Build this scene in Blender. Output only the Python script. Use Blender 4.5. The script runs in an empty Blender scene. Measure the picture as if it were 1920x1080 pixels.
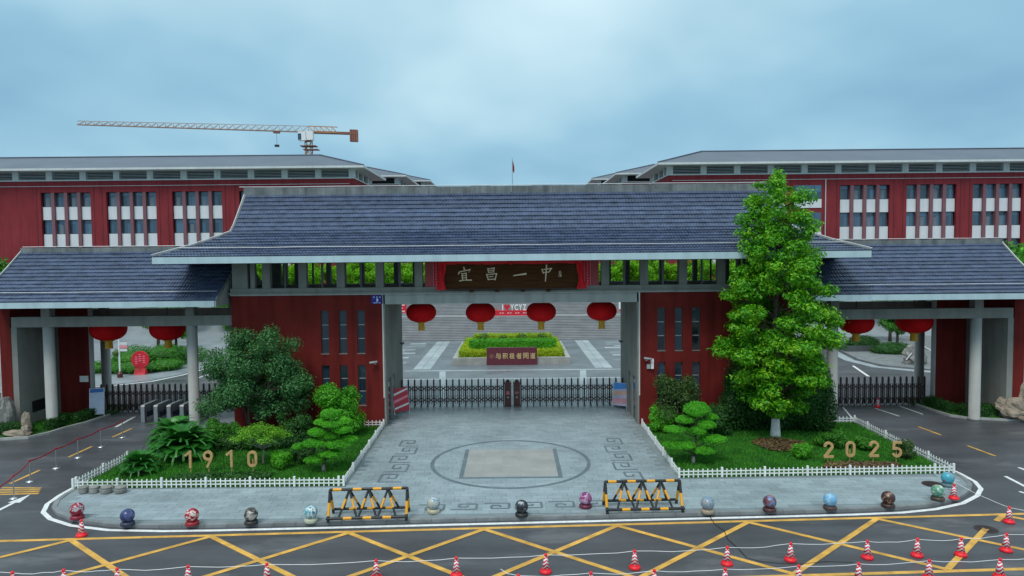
import bpy, math, random
import numpy as np
from mathutils import Vector, Matrix, noise

SC = bpy.context.scene
COL = SC.collection
PI = math.pi
random.seed(7)
RNG = np.random.default_rng(7)

# ------------------------------------------------------------------ camera
cam = bpy.data.cameras.new('camera')
cam.sensor_width = 36.0
cam.lens = 24.0
cam.clip_start = 0.1
cam.clip_end = 4000.0
cam_o = bpy.data.objects.new('camera', cam)
COL.objects.link(cam_o)
cam_o.matrix_world = (Matrix.Translation((0, 0, 9.5))
                      @ Matrix.Rotation(PI / 2 - math.atan(60 / 1280), 4, 'X')
                      @ Matrix.Rotation(-0.0095, 4, 'Z'))
SC.camera = cam_o

# ------------------------------------------------------------------ sky
SUN_EL, SUN_AZ = math.radians(58), math.radians(205)   # azimuth clockwise from +Y
world = bpy.data.worlds.new('World')
SC.world = world
world.use_nodes = True
wn, wl = world.node_tree.nodes, world.node_tree.links
wn.clear()
w_out = wn.new('ShaderNodeOutputWorld')
w_bg = wn.new('ShaderNodeBackground')
w_sky = wn.new('ShaderNodeTexSky')
w_sky.sky_type = 'NISHITA'
w_sky.sun_disc = False
w_sky.sun_elevation = SUN_EL
w_sky.sun_rotation = SUN_AZ
w_sky.air_density = 1.0
w_sky.dust_density = 2.0
w_tc = wn.new('ShaderNodeTexCoord')
w_sep = wn.new('ShaderNodeSeparateXYZ')
wl.new(w_tc.outputs['Generated'], w_sep.inputs[0])


def wmath(op, a, b=None, clamp=False):
    n = wn.new('ShaderNodeMath')
    n.operation = op
    n.use_clamp = clamp
    for i, v in enumerate((a, b)):
        if v is None:
            continue
        if isinstance(v, (int, float)):
            n.inputs[i].default_value = v
        else:
            wl.new(v, n.inputs[i])
    return n.outputs[0]


w_z = wmath('MAXIMUM', w_sep.outputs['Z'], 0.0)
w_den = wmath('ADD', w_z, 0.34)
w_cmb = wn.new('ShaderNodeCombineXYZ')          # the cloud deck seen in perspective
wl.new(wmath('DIVIDE', w_sep.outputs['X'], w_den), w_cmb.inputs[0])
wl.new(wmath('DIVIDE', w_sep.outputs['Y'], w_den), w_cmb.inputs[1])
w_n1 = wn.new('ShaderNodeTexNoise')
w_n1.inputs['Scale'].default_value = 1.05
w_n1.inputs['Detail'].default_value = 4
w_n1.inputs['Roughness'].default_value = 0.46
w_n1.inputs['Distortion'].default_value = 0.12
wl.new(w_cmb.outputs[0], w_n1.inputs['Vector'])
w_el = wmath('MULTIPLY', w_z, 0.62)              # the deck is brighter towards the zenith
w_c = wmath('SUBTRACT', wmath('MULTIPLY', w_n1.outputs[0], 1.25), 0.11)
w_t = wmath('ADD', w_c, w_el)
w_rmp = wn.new('ShaderNodeValToRGB')
w_rmp.color_ramp.elements[0].position = 0.38
w_rmp.color_ramp.elements[0].color = (0.185, 0.36, 0.51, 1)
w_rmp.color_ramp.elements[1].position = 0.92
w_rmp.color_ramp.elements[1].color = (0.60, 0.775, 0.85, 1)
e = w_rmp.color_ramp.elements.new(0.56)
e.color = (0.265, 0.475, 0.61, 1)
e = w_rmp.color_ramp.elements.new(0.72)
e.color = (0.40, 0.60, 0.70, 1)
wl.new(w_t, w_rmp.inputs[0])
w_ms = wn.new('ShaderNodeMix')
w_ms.data_type = 'RGBA'
w_ms.blend_type = 'MIX'
w_ms.inputs[0].default_value = 0.93
w_sc = wn.new('ShaderNodeMix')
w_sc.data_type = 'RGBA'
w_sc.blend_type = 'MULTIPLY'
w_sc.inputs[0].default_value = 1.0
w_sc.inputs[7].default_value = (10, 10, 10, 1)
wl.new(w_rmp.outputs[0], w_sc.inputs[6])
wl.new(w_sky.outputs[0], w_ms.inputs[6])
wl.new(w_sc.outputs[2], w_ms.inputs[7])
wl.new(w_ms.outputs[2], w_bg.inputs[0])
w_bg.inputs[1].default_value = 0.1
wl.new(w_bg.outputs[0], w_out.inputs[0])

# ------------------------------------------------------------------ sun behind the clouds
sun = bpy.data.lights.new('sun', 'SUN')
sun.energy = 1.5
sun.angle = math.radians(22)
sun.color = (1.0, 0.96, 0.90)
sun_o = bpy.data.objects.new('sun', sun)
COL.objects.link(sun_o)
sd = Vector((math.sin(SUN_AZ) * math.cos(SUN_EL), math.cos(SUN_AZ) * math.cos(SUN_EL), math.sin(SUN_EL)))
sun_o.rotation_euler = sd.to_track_quat('Z', 'Y').to_euler()
sun_o.location = (0, -20, 60)

vs = SC.view_settings
vs.view_transform = 'Standard'
vs.look = 'None'
vs.exposure = 0.32
vs.gamma = 1.0
vs.use_curve_mapping = False
try:
    SC.cycles.max_bounces = 6
    SC.cycles.diffuse_bounces = 3
    SC.cycles.transparent_max_bounces = 8
except Exception:
    pass


# ------------------------------------------------------------------ materials
def new_mat(name):
    m = bpy.data.materials.new(name)
    m.use_nodes = True
    nt = m.node_tree
    return m, nt.nodes, nt.links, nt.nodes['Principled BSDF']


def mat(name, c, rough=0.6, var=0.18, scale=2.0, bump=0.0, bscale=30.0, metal=0.0, spec=0.5, stretch=None, rvar=0.0, island=0.0, stain=0.0):
    """Procedural paint / stone / metal: base colour with noise variation in world space, optional relief."""
    m, N, L, b = new_mat(name)
    b.inputs['Roughness'].default_value = rough
    b.inputs['Metallic'].default_value = metal
    b.inputs['Specular IOR Level'].default_value = spec
    geo = N.new('ShaderNodeNewGeometry')
    vec = geo.outputs['Position']
    if stretch:
        mp = N.new('ShaderNodeMapping')
        mp.inputs['Scale'].default_value = stretch
        L.new(vec, mp.inputs[0])
        vec = mp.outputs[0]
    n = N.new('ShaderNodeTexNoise')
    n.inputs['Scale'].default_value = scale
    n.inputs['Detail'].default_value = 6
    n.inputs['Roughness'].default_value = 0.6
    L.new(vec, n.inputs['Vector'])
    r = N.new('ShaderNodeMapRange')
    r.inputs[1].default_value = 0.3
    r.inputs[2].default_value = 0.7
    r.inputs[3].default_value = 1 - var
    r.inputs[4].default_value = 1 + var
    L.new(n.outputs[0], r.inputs[0])
    fac = r.outputs[0]
    if island:
        oi = N.new('ShaderNodeObjectInfo')
        ad = N.new('ShaderNodeMath'); ad.operation = 'ADD'
        L.new(geo.outputs['Random Per Island'], ad.inputs[0])
        L.new(oi.outputs['Random'], ad.inputs[1])
        fr = N.new('ShaderNodeMath'); fr.operation = 'FRACT'
        L.new(ad.outputs[0], fr.inputs[0])
        r2 = N.new('ShaderNodeMapRange')
        r2.inputs[3].default_value = 1 - island
        r2.inputs[4].default_value = 1 + island
        L.new(fr.outputs[0], r2.inputs[0])
        mm = N.new('ShaderNodeMath'); mm.operation = 'MULTIPLY'
        L.new(fac, mm.inputs[0]); L.new(r2.outputs[0], mm.inputs[1])
        fac = mm.outputs[0]
    if stain:
        n2 = N.new('ShaderNodeTexNoise')
        mp2 = N.new('ShaderNodeMapping'); mp2.inputs['Scale'].default_value = (1.6, 1.6, 0.12)
        L.new(geo.outputs['Position'], mp2.inputs[0]); L.new(mp2.outputs[0], n2.inputs['Vector'])
        n2.inputs['Scale'].default_value = 1.5; n2.inputs['Detail'].default_value = 5
        r3 = N.new('ShaderNodeMapRange')
        r3.inputs[1].default_value = 0.45; r3.inputs[2].default_value = 0.75
        r3.inputs[3].default_value = 1.0; r3.inputs[4].default_value = 1 - stain
        L.new(n2.outputs[0], r3.inputs[0])
        mm = N.new('ShaderNodeMath'); mm.operation = 'MULTIPLY'
        L.new(fac, mm.inputs[0]); L.new(r3.outputs[0], mm.inputs[1])
        fac = mm.outputs[0]
    mx = N.new('ShaderNodeVectorMath'); mx.operation = 'SCALE'
    mx.inputs[0].default_value = c[:3]
    L.new(fac, mx.inputs['Scale'])
    L.new(mx.outputs[0], b.inputs['Base Color'])
    if rvar:
        r4 = N.new('ShaderNodeMapRange')
        r4.inputs[1].default_value = 0.35; r4.inputs[2].default_value = 0.65
        r4.inputs[3].default_value = max(0.03, rough - rvar); r4.inputs[4].default_value = min(1, rough + rvar)
        n5 = N.new('ShaderNodeTexNoise'); n5.inputs['Scale'].default_value = 0.35; n5.inputs['Detail'].default_value = 4
        L.new(geo.outputs['Position'], n5.inputs['Vector'])
        L.new(n5.outputs[0], r4.inputs[0]); L.new(r4.outputs[0], b.inputs['Roughness'])
    if bump:
        bn = N.new('ShaderNodeTexNoise')
        bn.inputs['Scale'].default_value = bscale; bn.inputs['Detail'].default_value = 4
        L.new(geo.outputs['Position'], bn.inputs['Vector'])
        bp = N.new('ShaderNodeBump')
        bp.inputs['Strength'].default_value = bump
        bp.inputs['Distance'].default_value = 0.02
        L.new(bn.outputs[0], bp.inputs['Height'])
        L.new(bp.outputs[0], b.inputs['Normal'])
    return m


def leaf_mat(name, dark, mid, light, trans=0.25, rough=0.5):
    m, N, L, b = new_mat(name)
    geo = N.new('ShaderNodeNewGeometry')
    rp = N.new('ShaderNodeValToRGB')
    rp.color_ramp.elements[0].position = 0.0
    rp.color_ramp.elements[0].color = (*dark, 1)
    rp.color_ramp.elements[1].position = 1.0
    rp.color_ramp.elements[1].color = (*light, 1)
    e = rp.color_ramp.elements.new(0.5)
    e.color = (*mid, 1)
    n = N.new('ShaderNodeTexNoise'); n.inputs['Scale'].default_value = 1.1; n.inputs['Detail'].default_value = 2
    L.new(geo.outputs['Position'], n.inputs['Vector'])
    ma = N.new('ShaderNodeMath'); ma.operation = 'MULTIPLY_ADD'
    L.new(geo.outputs['Random Per Island'], ma.inputs[0])
    ma.inputs[1].default_value = 0.6
    mb = N.new('ShaderNodeMath'); mb.operation = 'MULTIPLY_ADD'
    L.new(n.outputs[0], mb.inputs[0]); mb.inputs[1].default_value = 1.3; mb.inputs[2].default_value = -0.45
    L.new(mb.outputs[0], ma.inputs[2])
    L.new(ma.outputs[0], rp.inputs[0])
    L.new(rp.outputs[0], b.inputs['Base Color'])
    b.inputs['Roughness'].default_value = rough
    b.inputs['Specular IOR Level'].default_value = 0.35
    if trans:
        tr = N.new('ShaderNodeBsdfTranslucent')
        L.new(rp.outputs[0], tr.inputs[0])
        mx = N.new('ShaderNodeMixShader'); mx.inputs[0].default_value = trans
        out = N['Material Output']
        L.new(b.outputs[0], mx.inputs[1]); L.new(tr.outputs[0], mx.inputs[2])
        L.new(mx.outputs[0], out.inputs[0])
    return m


def glass_mat(name, c, rough=0.06):
    m, N, L, b = new_mat(name)
    b.inputs['Base Color'].default_value = (*c, 1)
    b.inputs['Roughness'].default_value = rough
    b.inputs['Specular IOR Level'].default_value = 0.8
    geo = N.new('ShaderNodeNewGeometry')
    n = N.new('ShaderNodeTexNoise'); n.inputs['Scale'].default_value = 0.9
    L.new(geo.outputs['Position'], n.inputs['Vector'])
    bp = N.new('ShaderNodeBump'); bp.inputs['Strength'].default_value = 0.08; bp.inputs['Distance'].default_value = 0.1
    L.new(n.outputs[0], bp.inputs['Height']); L.new(bp.outputs[0], b.inputs['Normal'])
    r = N.new('ShaderNodeMapRange'); r.inputs[3].default_value = 0.45; r.inputs[4].default_value = 1.7
    oi = N.new('ShaderNodeObjectInfo'); L.new(oi.outputs['Random'], r.inputs[0])
    v = N.new('ShaderNodeVectorMath'); v.operation = 'SCALE'; v.inputs[0].default_value = c
    L.new(r.outputs[0], v.inputs['Scale']); L.new(v.outputs[0], b.inputs['Base Color'])
    return m


M = {}
M['earth'] = mat('earth', (0.07, 0.075, 0.06), 0.9, 0.3, 0.2)
M['paver'] = mat('paver', (0.275, 0.335, 0.36), 0.42, 0.16, 0.5, 0.2, 60, island=0.11, rvar=0.14)
M['paver_base'] = mat('paver_base', (0.20, 0.24, 0.255), 0.6, 0.2, 0.7, 0.2)
M['paver_dark'] = mat('paver_dark', (0.12, 0.155, 0.175), 0.45, 0.2, 1.2, 0.2, 60)
M['paver_tan'] = mat('paver_tan', (0.34, 0.335, 0.32), 0.45, 0.12, 0.8, 0.2, 60, island=0.05)
M['kerb'] = mat('kerb_stone', (0.20, 0.215, 0.22), 0.6, 0.25, 1.5, 0.3, 40, island=0.1)
M['white_paint'] = mat('white_paint', (0.78, 0.79, 0.78), 0.55, 0.12, 4)
M['road_white'] = mat('road_white', (0.72, 0.73, 0.73), 0.6, 0.2, 6)
M['road_yellow'] = mat('road_yellow', (0.62, 0.34, 0.065), 0.65, 0.36, 1.6)
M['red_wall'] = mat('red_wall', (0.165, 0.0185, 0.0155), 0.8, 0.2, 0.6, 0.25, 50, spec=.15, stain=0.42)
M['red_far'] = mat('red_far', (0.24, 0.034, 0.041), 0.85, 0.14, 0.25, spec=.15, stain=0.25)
M['concrete'] = mat('concrete', (0.265, 0.265, 0.24), 0.8, 0.12, 0.8, 0.15, 40, spec=.2, stain=0.22)
M['concrete_lt'] = mat('concrete_light', (0.40, 0.405, 0.385), 0.75, 0.1, 0.8, 0.1, 40, spec=.25, stain=0.25)
M['fascia'] = mat('fascia', (0.45, 0.585, 0.625), 0.45, 0.08, 0.9, stain=0.15)
M['edge_trim'] = mat('edge_trim', (0.62, 0.56, 0.53), 0.5, 0.08, 2)
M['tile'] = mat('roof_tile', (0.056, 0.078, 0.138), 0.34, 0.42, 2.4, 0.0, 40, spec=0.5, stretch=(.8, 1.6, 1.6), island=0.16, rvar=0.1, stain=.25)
M['ridge'] = mat('ridge_cap', (0.17, 0.19, 0.19), 0.7, 0.35, 1.0, stain=0.5)
M['wire'] = mat('conductor', (0.62, 0.63, 0.64), 0.4, 0.1, 3, metal=0.2)
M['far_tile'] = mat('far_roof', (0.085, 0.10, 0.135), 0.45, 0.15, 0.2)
M['far_white'] = mat('far_white', (0.60, 0.63, 0.62), 0.6, 0.08, 0.3, stain=0.15)
M['far_panel'] = mat('far_panel', (0.70, 0.71, 0.73), 0.6, 0.06, 0.3, stain=0.1)
M['joint'] = mat('wall_joint', (0.07, 0.010, 0.013), .85, .1)
M['fin'] = mat('fin', (0.20, 0.085, 0.10), 0.65, 0.12, 0.5)
M['louver'] = mat('louver', (0.42, 0.46, 0.46), 0.5, 0.08, 1)
M['dark'] = mat('dark_interior', (0.02, 0.022, 0.025), 0.9, 0.1)
M['frame'] = mat('window_frame', (0.075, 0.085, 0.09), 0.4, 0.1, 3)
M['frame_lt'] = mat('window_frame_grey', (0.35, 0.37, 0.38), 0.4, 0.1, 3)
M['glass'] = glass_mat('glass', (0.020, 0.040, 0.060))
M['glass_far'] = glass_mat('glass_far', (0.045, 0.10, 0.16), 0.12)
M['wood'] = mat('plaque_wood', (0.075, 0.030, 0.012), 0.85, 0.3, 3, spec=.1, stretch=(0.3, 1, 4))
M['gilt'] = mat('gilt', (0.80, 0.62, 0.42), 0.5, 0.1, 5)
M['gold'] = mat('gold_letter', (0.66, 0.50, 0.24), 0.45, 0.1, 5)
M['digit'] = mat('digit', (0.52, 0.33, 0.14), 0.5, 0.15, 4)
M['red_cloth'] = mat('red_cloth', (0.62, 0.006, 0.012), 0.75, 0.18, 3)
M['lantern'] = mat('lantern_red', (0.68, 0.006, 0.009), 0.75, 0.15, 3, spec=.2)
M['tassel'] = mat('tassel', (0.62, 0.34, 0.03), 0.8, 0.25, 18, stretch=(3, 3, 0.3))
M['gate_metal'] = mat('gate_metal', (0.040, 0.018, 0.016), 0.35, 0.25, 5, spec=0.5)
M['gate_box'] = mat('gate_box', (0.085, 0.022, 0.018), 0.4, 0.2, 4)
M['steel'] = mat('steel', (0.55, 0.56, 0.57), 0.3, 0.1, 4, metal=0.9)
M['red_stone'] = mat('red_stone', (0.14, 0.03, 0.045), 0.3, 0.2, 8)
M['plaza'] = mat('plaza_stone', (0.15, 0.17, 0.19), 0.42, 0.22, 0.4, rvar=0.15)
M['plaza_lt'] = mat('plaza_light', (0.36, 0.41, 0.43), 0.4, 0.12, 0.7, rvar=0.1, island=0.07)
M['plaza_md'] = mat('plaza_mid', (0.235, 0.265, 0.285), 0.42, 0.15, 0.7, rvar=0.1, island=0.12)
M['step'] = mat('step', (0.27, 0.275, 0.285), 0.55, 0.16, 0.8)
M['stone_lt'] = mat('stone_light', (0.36, 0.36, 0.34), 0.6, 0.2, 1.5, 0.2)
M['rock'] = mat('rock', (0.29, 0.235, 0.18), 0.85, 0.4, 2.2, 0.8, 9)
M['rock_grey'] = mat('rock_grey', (0.22, 0.215, 0.2), 0.85, 0.35, 2.0, 0.8, 9)
M['bark'] = mat('bark', (0.085, 0.062, 0.045), 0.9, 0.35, 6, 0.7, 25, stretch=(3, 3, 0.6))
M['bark_pale'] = mat('bark_pale', (0.26, 0.25, 0.21), 0.9, 0.3, 6, 0.5, 25)
M['lime'] = mat('limewash', (0.70, 0.69, 0.66), 0.8, 0.22, 7)
M['mulch'] = mat('mulch', (0.085, 0.06, 0.038), 0.95, 0.5, 6, 0.9, 14)
M['black'] = mat('black_paint', (0.016, 0.016, 0.018), 0.4, 0.2, 4)
M['yellow'] = mat('yellow_paint', (0.80, 0.36, 0.012), 0.4, 0.1, 4)
M['cone_red'] = mat('cone_base_red', (0.80, 0.008, 0.020), 0.5, 0.15, 5)
M['belt'] = mat('belt_red', (0.45, 0.012, 0.035), 0.7, 0.1, 4)
M['blue'] = mat('blue_plate', (0.008, 0.012, 0.28), 0.35, 0.05)
M['pink'] = mat('pink_print', (0.85, 0.25, 0.32), 0.5, 0.05)
M['white'] = mat('white_plain', (0.80, 0.80, 0.80), 0.45, 0.05)
M['sign_red'] = mat('sign_red', (0.62, 0.012, 0.03), 0.5, 0.06)
M['crane_white'] = mat('crane_white', (0.52, 0.46, 0.44), 0.5, 0.15, 0.4)
M['crane_chord'] = mat('crane_chord', (0.40, 0.27, 0.22), 0.5, 0.2, 0.4)
M['crane_red'] = mat('crane_red', (0.28, 0.10, 0.06), 0.5, 0.2, 0.4)
M['crane_yellow'] = mat('crane_yellow', (0.50, 0.26, 0.10), 0.5, 0.2, 0.4)
M['grass'] = leaf_mat('grass', (0.0194, 0.1216, 0.0082), (0.0389, 0.2188, 0.0114), (0.0810, 0.3240, 0.0194), 0.15, 0.7)
M['lawn'] = mat('lawn_soil', (0.017, 0.085, 0.007), 0.95, 0.35, 1.6, 0.6, 40)
M['leaf_big'] = leaf_mat('leaf_broad', (0.032, 0.18, 0.008), (0.10, 0.40, 0.011), (0.33, 0.62, 0.02), 0.32, 0.4)
M['leaf_osm'] = leaf_mat('leaf_osmanthus', (0.0287, 0.1044, 0.0324), (0.0612, 0.1944, 0.0576), (0.1080, 0.3060, 0.0810), 0.2, 0.42)
M['leaf_bright'] = leaf_mat('leaf_bright', (0.0389, 0.2173, 0.0093), (0.0854, 0.3881, 0.0155), (0.1708, 0.5589, 0.0310), 0.3)
M['leaf_mid'] = leaf_mat('leaf_mid', (0.0239, 0.1271, 0.0120), (0.0523, 0.2242, 0.0149), (0.1046, 0.3438, 0.0299), 0.25)
M['leaf_dark'] = leaf_mat('leaf_dark', (0.0115, 0.0575, 0.0092), (0.0230, 0.1012, 0.0138), (0.0460, 0.1552, 0.0207), 0.2)
M['leaf_olive'] = leaf_mat('leaf_olive', (0.0300, 0.0720, 0.0168), (0.0540, 0.1200, 0.0240), (0.0900, 0.1740, 0.0360), 0.2)
M['leaf_lime'] = leaf_mat('leaf_lime', (0.16, 0.32, 0.008), (0.34, 0.48, 0.010), (0.55, 0.60, 0.015), 0.3)
M['leaf_maple'] = leaf_mat('leaf_maple', (0.0810, 0.2295, 0.0108), (0.1350, 0.3645, 0.0162), (0.2160, 0.4860, 0.0270), 0.3)
M['leaf_pine'] = leaf_mat('leaf_needle', (0.0408, 0.2413, 0.0111), (0.0928, 0.4455, 0.0186), (0.1857, 0.6683, 0.0334), 0.2)
M['leaf_cycad'] = leaf_mat('leaf_cycad', (0.0135, 0.1013, 0.0180), (0.0315, 0.1913, 0.0225), (0.0675, 0.3150, 0.0360), 0.12, 0.35)
M['leaf_back'] = leaf_mat('leaf_back', (0.12, 0.38, 0.008), (0.20, 0.52, 0.012), (0.32, 0.62, 0.02), 0.4)


def asphalt_mat():
    """worn asphalt: fine aggregate, pale dusty patches and darker sealed ones drawn out along the road"""
    m = mat('asphalt', (0.070, 0.073, 0.081), 0.46, 0.30, 0.9, 0.35, 90, rvar=0.18, spec=0.45, stretch=(.22, 1, 1))
    N, L = m.node_tree.nodes, m.node_tree.links
    bs = N['Principled BSDF']
    src = bs.inputs['Base Color'].links[0].from_socket
    geo = N.new('ShaderNodeNewGeometry')
    for sc_, st, lo, hi, tone in ((.55, (.35, 1, 1), .56, .66, (0.165, 0.165, 0.17)), (.9, (.12, 1.2, 1), .60, .72, (0.045, 0.047, 0.053)), (5.0, (1, 1, 1), .66, .72, (0.13, 0.13, 0.13))):
        mp = N.new('ShaderNodeMapping'); mp.inputs['Scale'].default_value = st; mp.inputs['Location'].default_value = (sc_ * 7, 3.1, 0)
        L.new(geo.outputs['Position'], mp.inputs[0])
        n = N.new('ShaderNodeTexNoise'); n.inputs['Scale'].default_value = sc_; n.inputs['Detail'].default_value = 7; n.inputs['Roughness'].default_value = .65
        L.new(mp.outputs[0], n.inputs['Vector'])
        r = N.new('ShaderNodeMapRange'); r.inputs[1].default_value = lo; r.inputs[2].default_value = hi; r.inputs[4].default_value = .6
        L.new(n.outputs[0], r.inputs[0])
        mx = N.new('ShaderNodeMix'); mx.data_type = 'RGBA'; mx.inputs[7].default_value = (*tone, 1)
        L.new(r.outputs[0], mx.inputs[0]); L.new(src, mx.inputs[6])
        src = mx.outputs[2]
    L.new(src, bs.inputs['Base Color'])
    return m


M['asphalt'] = asphalt_mat()


def stripe_mat(name):
    """Cone sleeve: slanting red and white reflective bands (print on the sleeve)."""
    m, N, L, b = new_mat(name)
    tc = N.new('ShaderNodeTexCoord')
    sp = N.new('ShaderNodeSeparateXYZ')
    L.new(tc.outputs['Object'], sp.inputs[0])
    ab = N.new('ShaderNodeMath'); ab.operation = 'ABSOLUTE'; L.new(sp.outputs['X'], ab.inputs[0])
    a = N.new('ShaderNodeMath'); a.operation = 'MULTIPLY_ADD'
    L.new(ab.outputs[0], a.inputs[0]); a.inputs[1].default_value = 0.9; L.new(sp.outputs['Z'], a.inputs[2])
    s = N.new('ShaderNodeMath'); s.operation = 'MULTIPLY'; s.inputs[1].default_value = 11.0
    L.new(a.outputs[0], s.inputs[0])
    f = N.new('ShaderNodeMath'); f.operation = 'FRACT'; L.new(s.outputs[0], f.inputs[0])
    g = N.new('ShaderNodeMath'); g.operation = 'GREATER_THAN'; g.inputs[1].default_value = 0.48
    L.new(f.outputs[0], g.inputs[0])
    mx = N.new('ShaderNodeMix'); mx.data_type = 'RGBA'
    mx.inputs[6].default_value = (0.66, 0.008, 0.03, 1); mx.inputs[7].default_value = (0.82, 0.76, 0.78, 1)
    L.new(g.outputs[0], mx.inputs[0]); L.new(mx.outputs[2], b.inputs['Base Color'])
    b.inputs['Roughness'].default_value = 0.45
    return m


M['cone_stripe'] = stripe_mat('cone_sleeve')


def globe_mat(name, cols, scale=3.2, seed=0.0):
    """Hand-painted ball: irregular patches of several colours, glossy varnish."""
    m, N, L, b = new_mat(name)
    tc = N.new('ShaderNodeTexCoord')
    mp = N.new('ShaderNodeMapping'); mp.inputs['Location'].default_value = (seed, seed * 1.7, -seed)
    L.new(tc.outputs['Object'], mp.inputs[0])
    n = N.new('ShaderNodeTexNoise'); n.inputs['Scale'].default_value = scale; n.inputs['Detail'].default_value = 5
    n.inputs['Distortion'].default_value = 0.6
    L.new(mp.outputs[0], n.inputs['Vector'])
    rp = N.new('ShaderNodeValToRGB'); rp.color_ramp.interpolation = 'CONSTANT'
    k = len(cols)
    rp.color_ramp.elements[0].color = (*cols[0], 1); rp.color_ramp.elements[0].position = 0
    rp.color_ramp.elements[1].color = (*cols[1], 1); rp.color_ramp.elements[1].position = 0.45
    for i in range(2, k):
        e = rp.color_ramp.elements.new(0.45 + 0.075 * (i - 1)); e.color = (*cols[i], 1)
    L.new(n.outputs[0], rp.inputs[0]); L.new(rp.outputs[0], b.inputs['Base Color'])
    b.inputs['Roughness'].default_value = 0.28
    return m


# ------------------------------------------------------------------ mesh helpers
class MB:
    def __init__(s):
        s.v, s.f, s.m = [], [], []

    def add(s, vs, fs, mi=0):
        o = len(s.v)
        s.v += [tuple(p) for p in vs]
        s.f += [tuple(i + o for i in f) for f in fs]
        s.m += [mi] * len(fs)
        return s

    def box(s, x0, x1, y0, y1, z0, z1, mi=0):
        return s.add([(x0, y0, z0), (x1, y0, z0), (x1, y1, z0), (x0, y1, z0), (x0, y0, z1), (x1, y0, z1), (x1, y1, z1), (x0, y1, z1)],
                     [(0, 3, 2, 1), (4, 5, 6, 7), (0, 1, 5, 4), (1, 2, 6, 5), (2, 3, 7, 6), (3, 0, 4, 7)], mi)

    def bar(s, a, b, w, h=None, mi=0):
        """rectangular bar from a to b"""
        h = h or w
        a, b = Vector(a), Vector(b)
        d = (b - a).normalized()
        up = Vector((0, 0, 1)) if abs(d.z) < 0.95 else Vector((0, 1, 0))
        x = d.cross(up).normalized() * (w / 2)
        y = x.normalized().cross(d).normalized() * (h / 2)
        P = [a - x - y, a + x - y, a + x + y, a - x + y, b - x - y, b + x - y, b + x + y, b - x + y]
        return s.add(P, [(0, 3, 2, 1), (4, 5, 6, 7), (0, 1, 5, 4), (1, 2, 6, 5), (2, 3, 7, 6), (3, 0, 4, 7)], mi)

    def tube(s, pts, rad, n=8, cap=True, mi=0):
        pts = [Vector(p) for p in pts]
        if not hasattr(rad, '__len__'):
            rad = [rad] * len(pts)
        V, Fc = [], []
        ref = Vector((0.31, 0.17, 0.93))
        for i, p in enumerate(pts):
            d = (pts[min(i + 1, len(pts) - 1)] - pts[max(i - 1, 0)]).normalized()
            r = ref if abs(d.dot(ref)) < 0.9 else Vector((1, 0, 0))
            x = d.cross(r).normalized()
            y = d.cross(x).normalized()
            for k in range(n):
                a = 2 * PI * k / n
                V.append(p + (x * math.cos(a) + y * math.sin(a)) * rad[i])
        for i in range(len(pts) - 1):
            for k in range(n):
                Fc.append((i * n + k, i * n + (k + 1) % n, (i + 1) * n + (k + 1) % n, (i + 1) * n + k))
        if cap:
            Fc.append(tuple(range(n))[::-1])
            Fc.append(tuple((len(pts) - 1) * n + k for k in range(n)))
        return s.add(V, Fc, mi)

    def lathe(s, prof, n=24, c=(0, 0, 0), mi=0):
        V, Fc = [], []
        for r, z in prof:
            for k in range(n):
                a = 2 * PI * k / n
                V.append((c[0] + r * math.cos(a), c[1] + r * math.sin(a), c[2] + z))
        for i in range(len(prof) - 1):
            for k in range(n):
                Fc.append((i * n + k, i * n + (k + 1) % n, (i + 1) * n + (k + 1) % n, (i + 1) * n + k))
        if prof[0][0] > 1e-4:
            Fc.append(tuple(range(n))[::-1])
        if prof[-1][0] > 1e-4:
            Fc.append(tuple((len(prof) - 1) * n + k for k in range(n)))
        return s.add(V, Fc, mi)

    def prism(s, poly, z0, z1, mi=0):
        n = len(poly)
        V = [(p[0], p[1], z0) for p in poly] + [(p[0], p[1], z1) for p in poly]
        return s.add(V, [tuple(range(n))[::-1], tuple(range(n, 2 * n))] + [(i, (i + 1) % n, n + (i + 1) % n, n + i) for i in range(n)], mi)

    def xprism(s, poly, x0, x1, mi=0):
        """poly of (y, z) swept along x"""
        n = len(poly)
        V = [(x0, p[0], p[1]) for p in poly] + [(x1, p[0], p[1]) for p in poly]
        return s.add(V, [tuple(range(n))[::-1], tuple(range(n, 2 * n))] + [(i, (i + 1) % n, n + (i + 1) % n, n + i) for i in range(n)], mi)

    def sheet(s, poly, z, mi=0):
        return s.add([(p[0], p[1], z) for p in poly], [tuple(range(len(poly)))], mi)

    def ribbon(s, pts, w, z, mi=0):
        """flat strip of width w on the ground along pts"""
        n = len(pts)
        V = []
        for i, p in enumerate(pts):
            a, b = pts[max(i - 1, 0)], pts[min(i + 1, n - 1)]
            d = Vector((b[0] - a[0], b[1] - a[1])).normalized()
            q = Vector((-d.y, d.x)) * (w / 2)
            V += [(p[0] + q.x, p[1] + q.y, z), (p[0] - q.x, p[1] - q.y, z)]
        return s.add(V, [(2 * i, 2 * i + 1, 2 * i + 3, 2 * i + 2) for i in range(n - 1)], mi)

    def ell(s, c, r, n=14, k=8, jit=0.0, mi=0):
        V, Fc = [], []
        for i in range(k + 1):
            t = PI * i / k
            for j in range(n):
                a = 2 * PI * j / n
                p = Vector((math.sin(t) * math.cos(a), math.sin(t) * math.sin(a), math.cos(t)))
                q = 1 + jit * noise.noise(p * 2.3 + Vector(c))
                V.append((c[0] + r[0] * p.x * q, c[1] + r[1] * p.y * q, c[2] + r[2] * p.z * q))
        for i in range(k):
            for j in range(n):
                Fc.append((i * n + j, (i + 1) * n + j, (i + 1) * n + (j + 1) % n, i * n + (j + 1) % n))
        return s.add(V, Fc, mi)

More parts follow.
